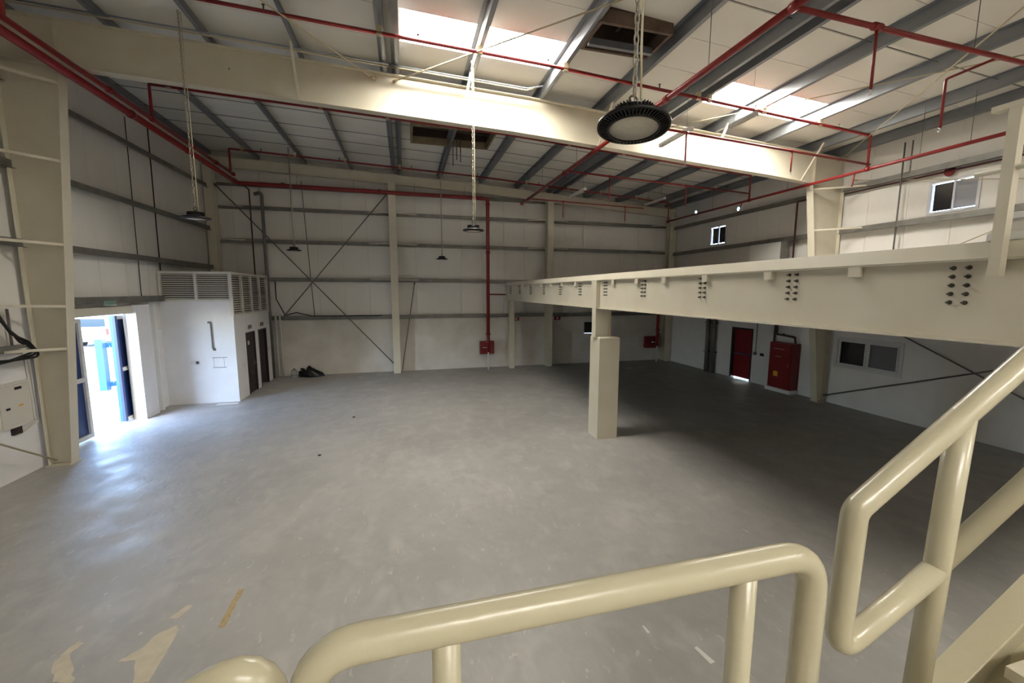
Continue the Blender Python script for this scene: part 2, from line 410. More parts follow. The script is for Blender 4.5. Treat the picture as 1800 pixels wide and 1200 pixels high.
# purlins
PX = [-7.1, -5.43, -3.73, -2.03, -.33, -.07, 1.55, 3.35, 5.02, 6.58, 6.88, 8.42, 10.15, 11.9, 12.95]
PN = ['against the left wall', 'first out from left wall', 'carrying the lamp near entrance', 'third out from left wall',
      'left of the doubled pair near skylight', 'right of the doubled pair beside bright skylight', 'crossing the middle of left skylight',
      'along right edge of left skylight', 'just right of the near roof vent', 'left of the doubled pair near right skylight',
      'right of the doubled pair near right skylight', 'crossing the right skylight', 'along right end of right skylight', 'second from right eave', 'at the right eave']
for x, nm in zip(PX, PN):
    z = zt(x); B_ = B(); y0, y1 = BY, FY
    B_.box(x-.004, y0, z, x+.004, y1, z+.25).box(x, y0, z, x+.085, y1, z+.008).box(x-.085, y0, z+.242, x, y1, z+.25).box(x+.077, y0, z, x+.085, y1, z+.025)
    B_.build('roof_purlin', 'galv', label='galvanised roof purlin '+nm, cat='purlin', group='roof purlins')

# girts
def girt(p, q, lab, inward):
    p, q = Vector(p), Vector(q); b = B(); n = Vector(inward)
    c0, c1 = p+n*.09, q+n*.09
    dz = Vector((0, 0, .075))
    b.bar(p+n*.172, q+n*.172, .008, .15)                      # vertical web
    b.bar(c0+dz, c1+dz, .17, .008)                            # top flange back to the sheeting
    b.bar(p+n*.205-dz, q+n*.205-dz, .07, .008)                # bottom flange turned into the hall
    g = b.build('wall_girt', 'girt', label=lab, cat='girt', group='wall girts'); return g
bays = [(-6.95, -.58, 'left bay'), (-.28, 6.47, 'middle bay'), (6.77, 12.96, 'right bay')]
for z, hn in ((7.72, 'topmost'), (6.85, 'second highest'), (5.57, 'third highest'), (4.05, 'fourth highest'), (2.47, 'lowest')):
    for x0, x1, bn in bays:
        if bn == 'right bay' and z == 4.05: continue
        g_ = girt((x0, FY, z), (x1, FY, z), f'{hn} grey girt on far wall, {bn}', (0, -1, 0))
        for xx, s in ((x0, 1), (x1, -1)):
            if z > 3 and not (bn == 'left bay' and s == 1 and z < 5):
                B().bar((xx, 18.5, z+.02), (xx+s*.85, FY-.16, z+.03), .04, .035).build('girt_brace', 'cream', g_)
for z, hn in ((7.52, 'topmost'), (5.96, 'middle'), (4.50, 'lower')):
    girt((LX, 10.45, z), (LX, 18.4, z), f'{hn} grey girt on left wall beyond entrance column', (1, 0, 0))
    girt((LX, 2.0, z), (LX, 10.2, z), f'{hn} grey girt on left wall before entrance column', (1, 0, 0))
girt((LX, 10.45, 3.36), (LX, 14.85, 3.36), 'grey girt just above yard entrance carrying green sign', (1, 0, 0))
for z, hn in ((6.73, 'upper'), (5.46, 'lower')):
    girt((RX, 10.45, z), (RX, 18.4, z), f'{hn} grey girt on right wall beyond column', (-1, 0, 0))
    girt((RX, 2.0, z), (RX, 10.15, z), f'{hn} grey girt on right wall before column', (-1, 0, 0))

# ------------------------------------------------------------------ mezzanine
MX = 4.45
mz = E('mezzanine', 'cream steel mezzanine floor with bolted edge beam along the right', 'mezzanine', (MX, 8, 3.19))
b = B()
for a, c, d, e in rects(MX+.065, RX-.02, -.6, 18.35, [(12.1, 13.4, 1.75, 2.05), (12.1, 13.4, 10.15, 10.45)]): b.box(a, d, 3.885, c, e, 3.99)
b.build('deck', 'deck', mz)
B().hexa([(MX-.005,-.6,3.865),(MX+.03,-.6,3.865),(MX+.03,18.4,3.865),(MX-.005,18.4,3.865),(MX+.04,-.6,4.0),(MX+.06,-.6,4.0),(MX+.06,18.4,4.0),(MX+.04,18.4,4.0)]).build('edge_trim', 'cream', mz)
eb = B().box(MX+.055, -.6, 3.215, MX+.067, 18.4, 3.85).build('edge_beam_web', 'cream', mz)
B().box(MX+.0, -.6, 3.19, MX+.14, 18.4, 3.214).build('edge_beam_bottom_flange', 'cream', mz)
B().box(MX+.0, -.6, 3.85, MX+.14, 18.4, 3.864).build('edge_beam_top_flange', 'cream', mz)
# joists framing into the edge beam and the bolts that hold them
bolt = None
JY = [2.42, 3.96, 5.50, 7.15, 8.72, 10.15, 11.6, 13.1, 14.6, 16.1, 17.6]
for jy in JY:
    B().box(MX+.07, jy-.06, 3.30, RX-.05, jy+.06, 3.312).box(MX+.07, jy-.005, 3.312, RX-.05, jy+.005, 3.87).box(MX+.07, jy-.06, 3.871, RX-.05, jy+.06, 3.883).build('joist', 'cream', mz)
    rows = 5
    for dy in (-.05, .05):
        for k in range(rows):
            z = 3.80-k*.072
            p = (MX+.055, jy+dy, z)
            if bolt is None:
                bb = B()
                c = Vector(p)
                bb.tube([c, c+Vector((-.006, 0, 0))], .019, 10).tube([c+Vector((-.006, 0, 0)), c+Vector((-.022, 0, 0))], .014, 6).tube([c+Vector((-.022, 0, 0)), c+Vector((-.045, 0, 0))], .008, 6)
                bolt = bb.build('bolt', 'steel', mz); off = WO[bolt.name]-Vector(p)
            else: copy(bolt, Vector(p)+off, mz)
for cy in (1.6, 3.24, 4.28, 5.42, 6.46, 7.35, 8.32, 9.32, 10.4, 11.4, 12.4, 13.4, 14.4, 15.4, 16.4):
    B().box(MX+.0, cy-.055, 3.75, MX+.054, cy+.055, 3.849).build('deck_cleat', 'cream', mz)
# column under the edge
pc = E('mezzanine_column', 'cream steel stub on thick square plastered pedestal under mezzanine edge', 'column', (4.71, 9.1, 0), 'mezzanine columns')
pb = B()
for z0, z1, g in ((0, 2.49, 0), (2.49, 2.505, .012)):
    pb.hexa([(4.45+g,8.85+g,z0),(4.98-g,8.85+g,z0),(4.98-g,9.36-g,z0),(4.45+g,9.36-g,z0),(4.45+g*2,8.85+g*2,z1),(4.98-g*2,8.85+g*2,z1),(4.98-g*2,9.36-g*2,z1),(4.45+g*2,9.36-g*2,z1)])
pb.build('plaster_pedestal', 'cream', pc)
B().box(4.40, 9.0, 2.49, 4.414, 9.20, 3.862).build('outer_flange', 'cream', pc)
B().box(4.80, 9.0, 2.49, 4.814, 9.20, 3.18).build('inner_flange', 'cream', pc)
B().box(4.414, 9.095, 2.49, 4.80, 9.105, 3.185).build('web', 'cream', pc)
B().box(4.414, 9.01, 3.22, 4.50, 9.02, 3.84).build('stiffener_plate', 'cream', pc)
post('mezzanine_column', 4.76, 18.36, 18.6, 3.18, .22, 'cream steel column under far end of mezzanine edge', 'mezzanine columns')
# guard rail of the mezzanine
gr = E('mezzanine_guardrail', 'cream guardrail with square post bolted to mezzanine edge', 'guardrail', (MX, 2.2, 3.7))
B().box(MX-.075, 2.13, 3.72, MX-.005, 2.20, 4.955).build('post', 'cream', gr)
B().box(MX-.075, .80, 3.72, MX-.005, .87, 4.955).build('post', 'cream', gr)
B().bar((MX-.04, 2.30, 4.975), (MX-.04, .75, 4.975), .075, .04).build('top_rail', 'cream', gr)
B().tube([(MX-.04, 2.36, 4.52), (MX-.04, .75, 4.52)], .021, 10).build('mid_rail', 'cream', gr)
B().box(MX+.03, 2.28, 4.0, MX+.10, .8, 4.06).build('toe_kerb', 'white', label='low white kerb lying along mezzanine edge behind guardrail', cat='kerb')
bx_ = E('packing_box', 'white box standing on the mezzanine kerb behind guardrail post', 'box', (4.9, 1.95, 3.99))
B().box(4.62, 1.7, 3.991, 5.3, 2.22, 4.17).build('carton', 'louvre', bx_)
B().box(4.60, 1.68, 4.17, 5.32, 2.24, 4.22).build('lid', 'white', bx_)
pp = E('low_partition', 'low white partition standing on mezzanine against right wall', 'partition', (12.9, 12.6, 3.99))
B().box(12.93, 11.95, 3.99, 13.0, 13.3, 5.36).build('board', 'white', pp)
B().box(12.90, 11.72, 3.99, 13.03, 11.94, 5.36).build('dark_post', 'girt', pp)

# ------------------------------------------------------------------ stair, landing and rails in the foreground
ld = E('stair_landing', 'cream steel stair landing the view is taken from', 'landing', (.4, 0, 2.0))
B().box(-.45, -.6, 1.96, 1.15, .80, 2.0).build('landing_plate', 'cream', ld)
B().box(-.45, .80, 1.80, 1.15, .806, 2.0).build('fascia', 'cream', ld)
for x in (-.38, 1.05):
    for yy in (-.5, .72): B().box(x-.05, yy-.05, 0, x+.05, yy+.05, 1.96).build('leg', 'cream', ld)
gl_ = E('landing_guardrail', 'thick cream tube guardrail running across the landing edge', 'guardrail', (.35, .63, 2.0))
RY = .63; RZ = 3.045; rr = .029
B().tube(fillet([(-.165, RY, 2.0), (-.165, RY, RZ), (.835, RY, RZ), (.835, RY, 2.0)], .085, 8), rr, 20).build('top_rail', 'rail', gl_)
for x in (.05, .655): B().tube([(x, RY, 2.0), (x, RY, RZ-.012)], .024, 16).build('post', 'rail', gl_)
B().tube([(-.165, RY, 2.55), (.835, RY, 2.55)], .022, 14).build('mid_rail', 'rail', gl_)
# upper flight
SX, SY = 1.118, .75
uf = E('stair_handrail', 'cream tube handrail with looped end climbing right to the mezzanine', 'handrail', (SX, SY, 2.0))
def hz(x): return 3.036+.627*(x-SX)
def mzr(x): return 2.642+.53*(x-SX)
B().tube(fillet([(4.40, SY, hz(4.40)), (SX, SY, hz(SX)), (SX-.012, SY, 2.628), (1.458, SY, 2.628+.53*.345)], .045, 7), .0295, 20).build('rail_loop', 'rail', uf)
B().tube([(1.458, SY, mzr(1.458)), (4.40, SY, hz(4.40)-.5)], .0275, 18).build('mid_rail', 'rail', uf)
B().tube([(1.438, SY, 2.38), (1.478, SY, hz(1.478)-.005)], .0295, 18).build('post', 'rail', uf)
for x in (2.4, 3.3, 4.3): B().tube([(x, SY, hz(x)-.85), (x, SY, hz(x))], .0295, 14).build('post', 'rail', uf)
st = E('stair_flight', 'cream steel stair flight with channel stringers rising to the right', 'stairs', (2.7, .3, 2.0))
def sz(x): return 2.462+.62*(x-1.506)
for yy, s in ((SY+.01, -1), (-.45, 1)):
    b = B()
    b.hexa([(1.10,yy,sz(1.10)-.26),(4.45,yy,sz(4.45)-.26),(4.45,yy+s*.01,sz(4.45)-.26),(1.10,yy+s*.01,sz(1.10)-.26),(1.10,yy,sz(1.10)),(4.45,yy,sz(4.45)),(4.45,yy+s*.01,sz(4.45)),(1.10,yy+s*.01,sz(1.10))])
    for o in (0, -.26):
        b.hexa([(1.10,yy,sz(1.10)+o),(4.45,yy,sz(4.45)+o),(4.45,yy+s*.07,sz(4.45)+o),(1.10,yy+s*.07,sz(1.10)+o),(1.10,yy,sz(1.10)+o+.012),(4.45,yy,sz(4.45)+o+.012),(4.45,yy+s*.07,sz(4.45)+o+.012),(1.10,yy+s*.07,sz(1.10)+o+.012)])
    b.build('stringer', 'rail', st)
for k in range(9):
    z = 2.32+k*.2; x = 1.32+k*.322
    B().box(x+.02, -.43, z-.035, x+.33, SY-.075, z).build('tread', 'cream', st)
# lower flight going down to the left
lf = E('lower_handrail', 'cream tube handrail curling over at bottom left, going down the lower flight', 'handrail', (-.25, .66, 2.0))
def lz(x): return 3.02+.60*(x+.26)
B().tube(fillet([(-.225, .66, 2.2), (-.225, .66, 3.045), (-3.2, .66, lz(-3.2))], .075, 8), .029, 18).build('rail', 'rail', lf)
B().tube([(-.26, .66, 2.52), (-3.2, .66, lz(-3.2)-.45)], .022, 14).build('mid_rail', 'rail', lf)
for x in (-1.2, -2.2, -3.15): B().tube([(x, .66, lz(x)-1.0), (x, .66, lz(x))], .024, 14).build('post', 'rail', lf)
ls = E('lower_stair_flight', 'cream steel stair flight descending left from the landing to the floor', 'stairs', (-1.9, .2, 0))
for yy in (.70, -.45):
    b = B(); b.hexa([(-3.75,yy,0),(-.45,yy,1.75),(-.45,yy+.01,1.75),(-3.75,yy+.01,0),(-3.75,yy,.25),(-.45,yy,2.0),(-.45,yy+.01,2.0),(-3.75,yy+.01,.25)]); b.build('stringer', 'rail', ls)
for k in range(9):
    z = 1.8-k*.2; x = -.62-k*.33
    B().box(x-.16, -.44, z-.035, x+.15, .69, z).build('tread', 'cream', ls)

# ------------------------------------------------------------------ washroom block with louvred top
wc = E('washroom_block', 'white washroom block with louvred top band and two brown doors', 'washroom', (-6.3, 16.6, 0))
CX, CY = -5.34, 14.9
B().box(LX+.005, CY, 0, CX, CY+.1, 3.25).build('front_wall', 'plaster', wc)
b = B()
for a, c, d, e in rects(CY+.1, 18.41, 0, 2.77, [(15.8, 16.68, 0, 2.16), (17.04, 17.94, 0, 2.16)]): b.box(CX-.1, a, d, CX, c, e)
b.build('side_wall', 'plaster', wc)
B().box(LX+.005, CY+.1, 2.65, CX-.1, 18.41, 2.77).build('roof_slab', 'plaster', wc)
def louvre(p0, du, W_, H_, nrm, bays_, n):
    """frame and slats in a vertical plane: p0 lower-left, du unit horizontal, nrm outward"""
    p0, du, nrm = Vector(p0), Vector(du), Vector(nrm); f = B(); up = Vector((0, 0, 1))
    fw = .07
    def slab(b, u0, u1, z0, z1, d0, d1):
        b.hexa([p0+du*u0+nrm*d0+up*z0, p0+du*u1+nrm*d0+up*z0, p0+du*u1+nrm*d1+up*z0, p0+du*u0+nrm*d1+up*z0,
                p0+du*u0+nrm*d0+up*z1, p0+du*u1+nrm*d0+up*z1, p0+du*u1+nrm*d1+up*z1, p0+du*u0+nrm*d1+up*z1])
    slab(f, 0, W_, 0, fw, -.06, .02); slab(f, 0, W_, H_-fw, H_, -.06, .02)
    bw = (W_-fw)/bays_
    for i in range(bays_+1): slab(f, i*bw, i*bw+fw, fw, H_-fw, -.06, .02)
    fr = f.build('louvre_frame', 'louvre', wc)
    bk = B(); slab(bk, fw, W_-fw, fw, H_-fw, -.06, -.055); bk.build('louvre_backing', 'backing', fr)
    for i in range(bays_):
        first = None
        for k in range(n):
            zc = fw+(H_-2*fw)*(k+.5)/n; hh = (H_-2*fw)/n
            u0, u1 = i*bw+fw+.002, (i+1)*bw-.002
            if first is None:
                b = B()
                b.hexa([p0+du*u0+nrm*.012+up*(zc-hh*.30), p0+du*u1+nrm*.012+up*(zc-hh*.30), p0+du*u1+nrm*(-.03)+up*(zc+hh*.10), p0+du*u0+nrm*(-.03)+up*(zc+hh*.10),
                        p0+du*u0+nrm*.018+up*(zc-hh*.20), p0+du*u1+nrm*.018+up*(zc-hh*.20), p0+du*u1+nrm*(-.024)+up*(zc+hh*.20), p0+du*u0+nrm*(-.024)+up*(zc+hh*.20)])
                first = b.build('slat', 'louvre', fr); z0 = WO[first.name].z-zc; base = WO[first.name].copy()
            else: copy(first, (base.x, base.y, zc+z0), fr)
    return fr
louvre((LX+.02, CY, 3.25), (1, 0, 0), CX-LX-.02, .93, (0, -1, 0), 2, 12)
louvre((CX, CY-.02, 2.77), (0, 1, 0), 18.41-CY+.02, 1.41, (1, 0, 0), 4, 17)
def wcdoor(y0, y1, ajar):
    fr = B(); fr.box(CX-.1, y0, 0, CX+.012, y0+.05, 2.16).box(CX-.1, y1-.05, 0, CX+.012, y1, 2.16).box(CX-.1, y0+.05, 2.11, CX+.012, y1-.05, 2.16)
    fo = fr.build('door_frame', 'brown', wc)
    d = B()
    if ajar:
        d.hexa([(CX-.07,y1-.05,.01),(CX-.62,y1-.45,.01),(CX-.65,y1-.42,.01),(CX-.10,y1-.05,.01),(CX-.07,y1-.05,2.1),(CX-.62,y1-.45,2.1),(CX-.65,y1-.42,2.1),(CX-.10,y1-.05,2.1)])
    else: d.box(CX-.06, y0+.052, .01, CX-.02, y1-.052, 2.108)
    do = d.build('door_leaf', 'brown', wc)
    if ajar: B().box(CX-.09, y0+.052, .01, CX-.05, y0+.17, 2.10).build('pale_jamb_lining', 'white', wc)
    if not ajar:
        B().tube(fillet([(CX-.02, y1-.14, 1.02), (CX+.035, y1-.14, 1.02), (CX+.035, y1-.26, 1.02)], .015, 3), .011, 8).build('handle', 'chrome', do)
        B().box(CX-.02, y1-.17, .93, CX-.014, y1-.11, 1.12).build('handle_plate', 'chrome', do)
        B().box(CX-.02, y0+.20, 1.72, CX-.015, y0+.36, 1.86).build('door_sticker', 'whitepvc', do)
        B().box(CX-.02, y0+.42, .66, CX-.015, y0+.47, .78).build('latch_plate', 'chrome', do)
    return do
wcdoor(15.8, 16.68, False); wcdoor(17.04, 17.94, True)
for yc in (16.24, 17.5): B().box(CX, yc-.17, 2.27, CX+.012, yc+.17, 2.40).build('door_sign', 'curb', wc)
B().box(CX, 15.45, 1.05, CX+.015, 15.53, 1.17).build('light_switch', 'whitepvc', wc)
B().box(CX, 18.1, 1.25, CX+.015, 18.18, 1.37).build('light_switch', 'whitepvc', wc)
B().tube(fillet([(-6.02, CY-.02, 2.60), (-5.97, CY-.03, 2.60), (-5.97, CY-.03, 1.78), (-5.93, CY-.02, 1.74)], .03, 4), .022, 10).build('conduit', 'greypipe', wc)
B().box(-6.06, CY-.035, 2.57, -5.99, CY, 2.63).build('conduit_box', 'greypipe', wc)
B().box(-5.97, CY-.035, 1.70, -5.90, CY, 1.77).build('conduit_box', 'greypipe', wc)
B().box(-6.60, CY-.045, 1.29, -6.46, CY, 1.37).build('socket_outlet', 'whitepvc', wc)
B().box(-6.46, CY-.05, 1.29, -6.40, CY, 1.37).build('socket_plug', 'brown', wc)
b = B()
for x0, z0, x1, z1 in ((-6.02, 1.46, -5.60, 1.465), (-6.02, 1.14, -5.64, 1.145), (-5.99, 1.14, -5.983, 1.46), (-5.70, 1.14, -5.693, 1.46)): b.box(x0, CY-.003, z0, x1, CY, z1+.012)
b.build('bracket_outline_mark', 'greypipe', wc)

# strip of wall, trim and post between the entrance and the washroom
B().box(LX, 13.42, 0, LX+.16, 14.05, 3.2).build('trim_1', 'plaster', kind='structure', label='broad white door pier right of yard entrance', cat='pier')
B().box(LX+.001, 14.34, 0, LX+.12, 14.41, 3.28).build('trim_2', 'white', kind='structure', label='narrow white trim strip beside washroom block', cat='trim')
b = B().box(LX, 10.9, 2.98, LX+.08, 13.42, 3.18); b.build('trim_3', 'cream', kind='structure', label='cream lintel over the yard entrance', cat='lintel')

# ------------------------------------------------------------------ entrance sliding leaves
def leaf(name, y0, y1, label, lead):
    d = E(name, label, 'door', (LX-.2, (y0+y1)/2, 0), 'sliding entrance doors', 'structure')
    x0, x1 = LX-.24, LX-.18; z0, z1 = .04, 2.93
    B().box(x0, y0, z0, x0+.01, y1, z1).build('sheet', 'navy', d)
    for yy in (y0, y1-.09): B().box(x0+.01, yy, z0, x1, yy+.09, z1).build('stile', 'louvre' if lead == 0 else 'navy', d)
    for z in (z0, 1.42, z1-.1): B().box(x0+.01, y0+.09, z, x1, y1-.09, z+.1).build('rail', 'louvre', d)
    B().box(x0-.07, y0, z0, x0-.001, y1, z1).build('outer_face', 'blue', d)
    return d
leaf('door_1', 10.6, 11.96, 'navy sliding entrance leaf half hidden by the near column', 0)
leaf('door_2', 13.15, 15.2, 'bright blue sliding entrance leaf pushed open beside white pier', 1)
ex = E('sign_box', 'small green sign box on the girt above yard entrance', 'sign', (LX+.2, 12.4, 3.24))
B().box(LX+.18, 12.18, 3.235, LX+.20, 12.62, 3.335).build('sign_face', 'green', ex)
B().box(LX+.17, 12.18, 3.222, LX+.205, 12.62, 3.234).build('lit_edge_strip', 'white', ex)  # lit lower edge of the sign, painted as a white strip

# ------------------------------------------------------------------ doors and windows on right and far walls
rd = E('door_3', 'red fire door with push bar in the right wall under mezzanine', 'door', (RX, 13.8, 0), kind='structure')
fb = B().box(RX-.02, 14.29, 0, RX+.14, 14.37, 2.13).box(RX-.02, 13.28, 0, RX+.14, 13.33, 2.13).box(RX-.02, 13.33, 2.06, RX+.14, 14.29, 2.13)
fb.build('door_frame', 'brown', rd)
B().box(RX+.09, 13.335, .045, RX+.13, 14.285, 2.055).build('door_leaf', 'redbox', rd)
B().tube([(RX+.03, 13.40, 1.06), (RX+.03, 14.22, 1.06)], .022, 8).build('push_bar', 'blue', rd)
for yy in (13.42, 14.18): B().box(RX+.03, yy, 1.03, RX+.09, yy+.04, 1.10).build('bar_bracket', 'steel', rd)
def window(name, axis, pos, out, u0, u1, z0, z1, label, panes, fm='alu', fw=.05, gap=.02):
    w = E(name, label, 'window', (pos, (u0+u1)/2, z0) if axis == 0 else ((u0+u1)/2, pos, z0), kind='structure')
    def bx(b, a, c, d, e, p0, p1):
        if axis == 0: b.box(p0, a, d, p1, c, e)
        else: b.box(a, p0, d, c, p1, e)
    b = B(); i, o = pos-out*.02, pos+out*.12
    bx(b, u0-.04, u0+fw*.4, z0-.04, z1+.04, i, o); bx(b, u1-fw*.4, u1+.04, z0-.04, z1+.04, i, o)
    bx(b, u0+fw*.4, u1-fw*.4, z0-.04, z0+fw*.4, i, o); bx(b, u0+fw*.4, u1-fw*.4, z1-fw*.4, z1+.04, i, o)
    b.build('window_frame', fm, w)
    n = len(panes); uw = (u1-u0-fw*.8)/n
    for k, pm in enumerate(panes):
        a, c = u0+fw*.4+k*uw, u0+fw*.4+(k+1)*uw
        if k: b = B(); bx(b, a-.02, a+.02, z0+fw*.4, z1-fw*.4, pos+out*.01, pos+out*.08); b.build('mullion', fm, w)
        b = B(); dd = .05+.02*k
        bx(b, a+gap, c-gap, z0+fw*.4+gap, z1-fw*.4-gap, pos+out*dd, pos+out*(dd+.008)); b.build('pane', pm, w)
    return w
window('window_1', 0, RX, 1, 15.1, 16.0, 5.66, 6.44, 'small upper window with two blacked-out panes near far right corner', ['glass', 'glass'], gap=.03)
window('window_2', 0, RX, 1, 7.05, 8.0, 5.64, 6.40, 'upper right window with one black and one grey pane, bright edges', ['board', 'glass'], gap=.022)
wlow = window('window_3', 0, RX, 1, 8.2, 10.0, 1.25, 2.15, 'white sliding window with grey panes under the mezzanine', ['greyglass', 'glass'], fw=.14, gap=-.002)
for a, c in ((8.27, 9.08), (9.12, 9.93)):
    b = B(); b.box(RX-.01, a, 1.31, RX+.04, a+.045, 2.09).box(RX-.01, c-.045, 1.31, RX+.04, c, 2.09).box(RX-.01, a+.045, 1.31, RX+.04, c-.045, 1.36).box(RX-.01, a+.045, 2.04, RX+.04, c-.045, 2.09)
    b.build('sash', 'alu', wlow)
window('window_4', 1, FY, 1, 8.62, 9.18, 1.48, 2.10, 'small black square window low on far wall beside mezzanine column', ['glass'], fw=.06, gap=.006)

# ------------------------------------------------------------------ fire pipes
def pipe_thing(name, label, pts, r, m='red', group='fire pipes', fil=.0, n=10, cat='pipe', part='pipe'):
    p = [Vector(q) for q in pts]
    e = E(name, label, cat, p[0], group)
    B().tube(fillet(p, fil, 4) if fil else p, r, n).build(part, m, e)
    return e
def coupling(e, p, d, r, L=.09, m='red'):
    p, d = Vector(p), Vector(d).normalized(); B().tube([p-d*L/2, p+d*L/2], r, 10).build('coupling', m, e)
head_me = None
def drop(e, p, L, r=.019, tail=(0, 0, -1)):
    global head_me
    p = Vector(p); q = p+Vector((0, 0, -L))
    d = B().tube([p, q], r, 8).build('drop', 'red', e)
    B().tube([p+Vector((-.05, 0, 0)), p+Vector((.05, 0, 0))], r+.014, 8).build('tee', 'red', e)
    h = B().tube([q+Vector((0,0,.012)), q+Vector((0,0,-.03))], .014, 8)
    for s in (-1, 1): h.bar(q+Vector((s*.018, 0, -.03)), q+Vector((s*.006, 0, -.07)), .005, .005)
    h.lathe([(.0, -.07), (.026, -.07), (.026, -.075), (0, -.075)], q, 10)
    h.build('sprinkler_head', 'chrome', d)
def hanger(e, p, ztop):
    p = Vector(p); B().tube([p, (p.x, p.y, ztop)], .006, 5).build('hanger_rod', 'greyrod', e)
# central main
mn = pipe_thing('sprinkler_main', 'thick red sprinkler main running away under the roof, ends in cap', [(4.98, 1.0, 7.24), (4.84, 17.1, 7.24)], .05)
coupling(mn, (4.84, 17.06, 7.24), (0, 1, 0), .068, .1)
for yy in (4.65, 7.3, 8.5, 12.4, 16.1): coupling(mn, (4.98-.14*(yy-1)/16.1, yy, 7.24), (0, 1, 0), .066, .12)
for yy in (3.3, 6.2, 11.5, 14.5): hanger(mn, (4.98-.14*(yy-1)/16.1, yy, 7.24), zt(4.9)+.2)
# branches below the roof
def branch(label, y, x0, z0, x1, z1, drops, r=.028):
    e = pipe_thing('sprinkler_branch', label, [(x0, y, z0), (x1, y, z1)], r, group='sprinkler branches')
    for x, L in drops: drop(e, (x, y, z0+(z1-z0)*(x-x0)/(x1-x0)), L)
    return e
nb = branch('red sprinkler branch nearest the camera, crossing top right', 4.65, 4.96, 7.22, 11.85, 7.1, [(6.36, .80)], .034)
B().tube(fillet([(8.88, 4.65, 7.16), (8.88, 5.30, 7.14), (8.88, 5.30, 6.37)], .04, 4), .021, 8).build('elbow_drop', 'red', nb)
b = B().tube([(8.88, 5.30, 6.38), (8.88, 5.30, 6.33)], .016, 8).lathe([(0, -.06), (.03, -.06), (.03, -.066), (0, -.066)], (8.88, 5.30, 6.37), 10); b.build('sprinkler_head', 'chrome', nb)
coupling(nb, (6.36, 4.65, 7.2), (1, 0, 0), .05, .14); hanger(nb, (8.3, 4.65, 7.17), zt(8.3)+.1)
branch('red sprinkler branch in front of the deep rafter, right half', 8.5, 4.92, 7.24, 11.85, 6.9, [(6.28, .62), (9.3, .48)])
branch('red sprinkler branch just behind the deep rafter, right half', 12.4, 4.88, 7.3, 11.85, 7.03, [(6.42, .72), (9.25, .66)], .026)
branch('red sprinkler branch close to the far wall', 16.1, 4.86, 7.24, 9.95, 7.12, [(6.3, .62), (9.1, .58)], .024)
def rbranch(label, y, xa, xb, riser_to):
    st_ = [xa]+([3.0] if xa < 3 < xb else [])+[xb]
    pts = [(x, y, zt(x)-.12) for x in st_]+[(xb, y, riser_to)]
    e = pipe_thing('sprinkler_branch', label, fillet(pts[:-1], .01, 2)+[Vector(pts[-1])], .032, group='sprinkler branches')
    x = xa+1.0
    while x < xb-.6:
        B().tube([(x, y, zt(x)-.12), (x, y, zt(x)-.02)], .014, 6).lathe([(.0, 0), (.03, .0), (.03, .008), (0, .008)], (x, y, zt(x)-.02), 8).build('upright_head', 'steel', e); x += 2.6
    for px in PX:
        if xa < px < xb and random.random() < .5: B().box(px-.05, y-.03, zt(px)-.16, px+.05, y+.03, zt(px)).build('clamp', 'rod', e)
    return e
rbranch('red pipe under the purlins passing the bright skylights', 8.55, -5.83, 11.85, 6.80)
rbranch('red pipe under the purlins just beyond the deep rafter', 12.4, -5.83, 11.85, 6.8)
fb_ = rbranch('red pipe under the purlins near the far wall', 17.05, -5.83, 11.85, 6.8)
rm = pipe_thing('sprinkler_main', 'red sprinkler pipe running along the right wall above mezzanine', [(11.85, 17.1, 6.81), (11.85, 2.0, 6.78)], .042)
for yy in (4.65, 8.55, 12.4, 17.05): coupling(rm, (11.85, yy, 6.80), (0, 1, 0), .058, .1)
for yy in (6.5, 7.4, 10.9, 14.2, 15.8): hanger(rm, (11.85, yy, 6.80), zt(11.85)+.1)
B().tube([(11.85, 12.7, 6.80), (11.80, 12.8, 6.43)], .018, 8).build('tail_drop', 'red', rm)
B().tube([(11.85, 8.85, 6.79), (11.85, 8.9, 6.44)], .018, 8).build('tail_drop', 'red', rm)
# left wall mains, far wall run and riser
lm = E('fire_main', 'thick red fire main along left wall, far wall and down the riser', 'pipe', (-6.7, 10, 8.0), 'fire pipes')
B().tube(fillet([(-6.05, BY+.3, 7.67), (-6.05, 18.3, 7.66), (3.62, 18.3, 7.62), (3.62, 18.3, 1.75)], .14, 6), .078, 14).build('pipe', 'red', lm)
for p, d in (((-6.05, 12.0, 7.66), (0, 1, 0)), ((-6.05, 14.6, 7.66), (0, 1, 0)), ((-6.05, 18.0, 7.66), (0, 1, 0)), ((-4.5, 18.3, 7.67), (1, 0, 0)), ((-.9, 18.3, 7.65), (1, 0, 0)), ((3.62, 18.3, 7.38), (0, 0, 1)), ((3.62, 18.3, 5.3), (0, 0, 1)), ((3.35, 18.3, 7.62), (1, 0, 0))):
    coupling(lm, p, d, .094, .12)
for x in (-4.0, -1.9, .5, 2.6): hanger(lm, (x, 18.3, 7.66), 8.1)
B().tube(fillet([(3.62, 18.3, 3.45), (4.44, 18.3, 3.45)], .01), .03, 8).build('side_outlet', 'red', lm)
sm = pipe_thing('fire_main', 'thinner red pipe above the left wall fire main', [(-5.83, BY+.3, 7.73), (-5.83, 17.3, 7.73)], .05)
for yy in (8.55, 12.4, 17.05): B().tube([(-5.83, yy, 7.73), (-5.83, yy, zt(-5.83)-.12)], .034, 8).build('riser', 'red', sm)
for yy in (10.9, 12.4, 14.4, 15.9, 17.25): coupling(sm, (-5.83, yy, 7.73), (0, 1, 0), .066, .12)
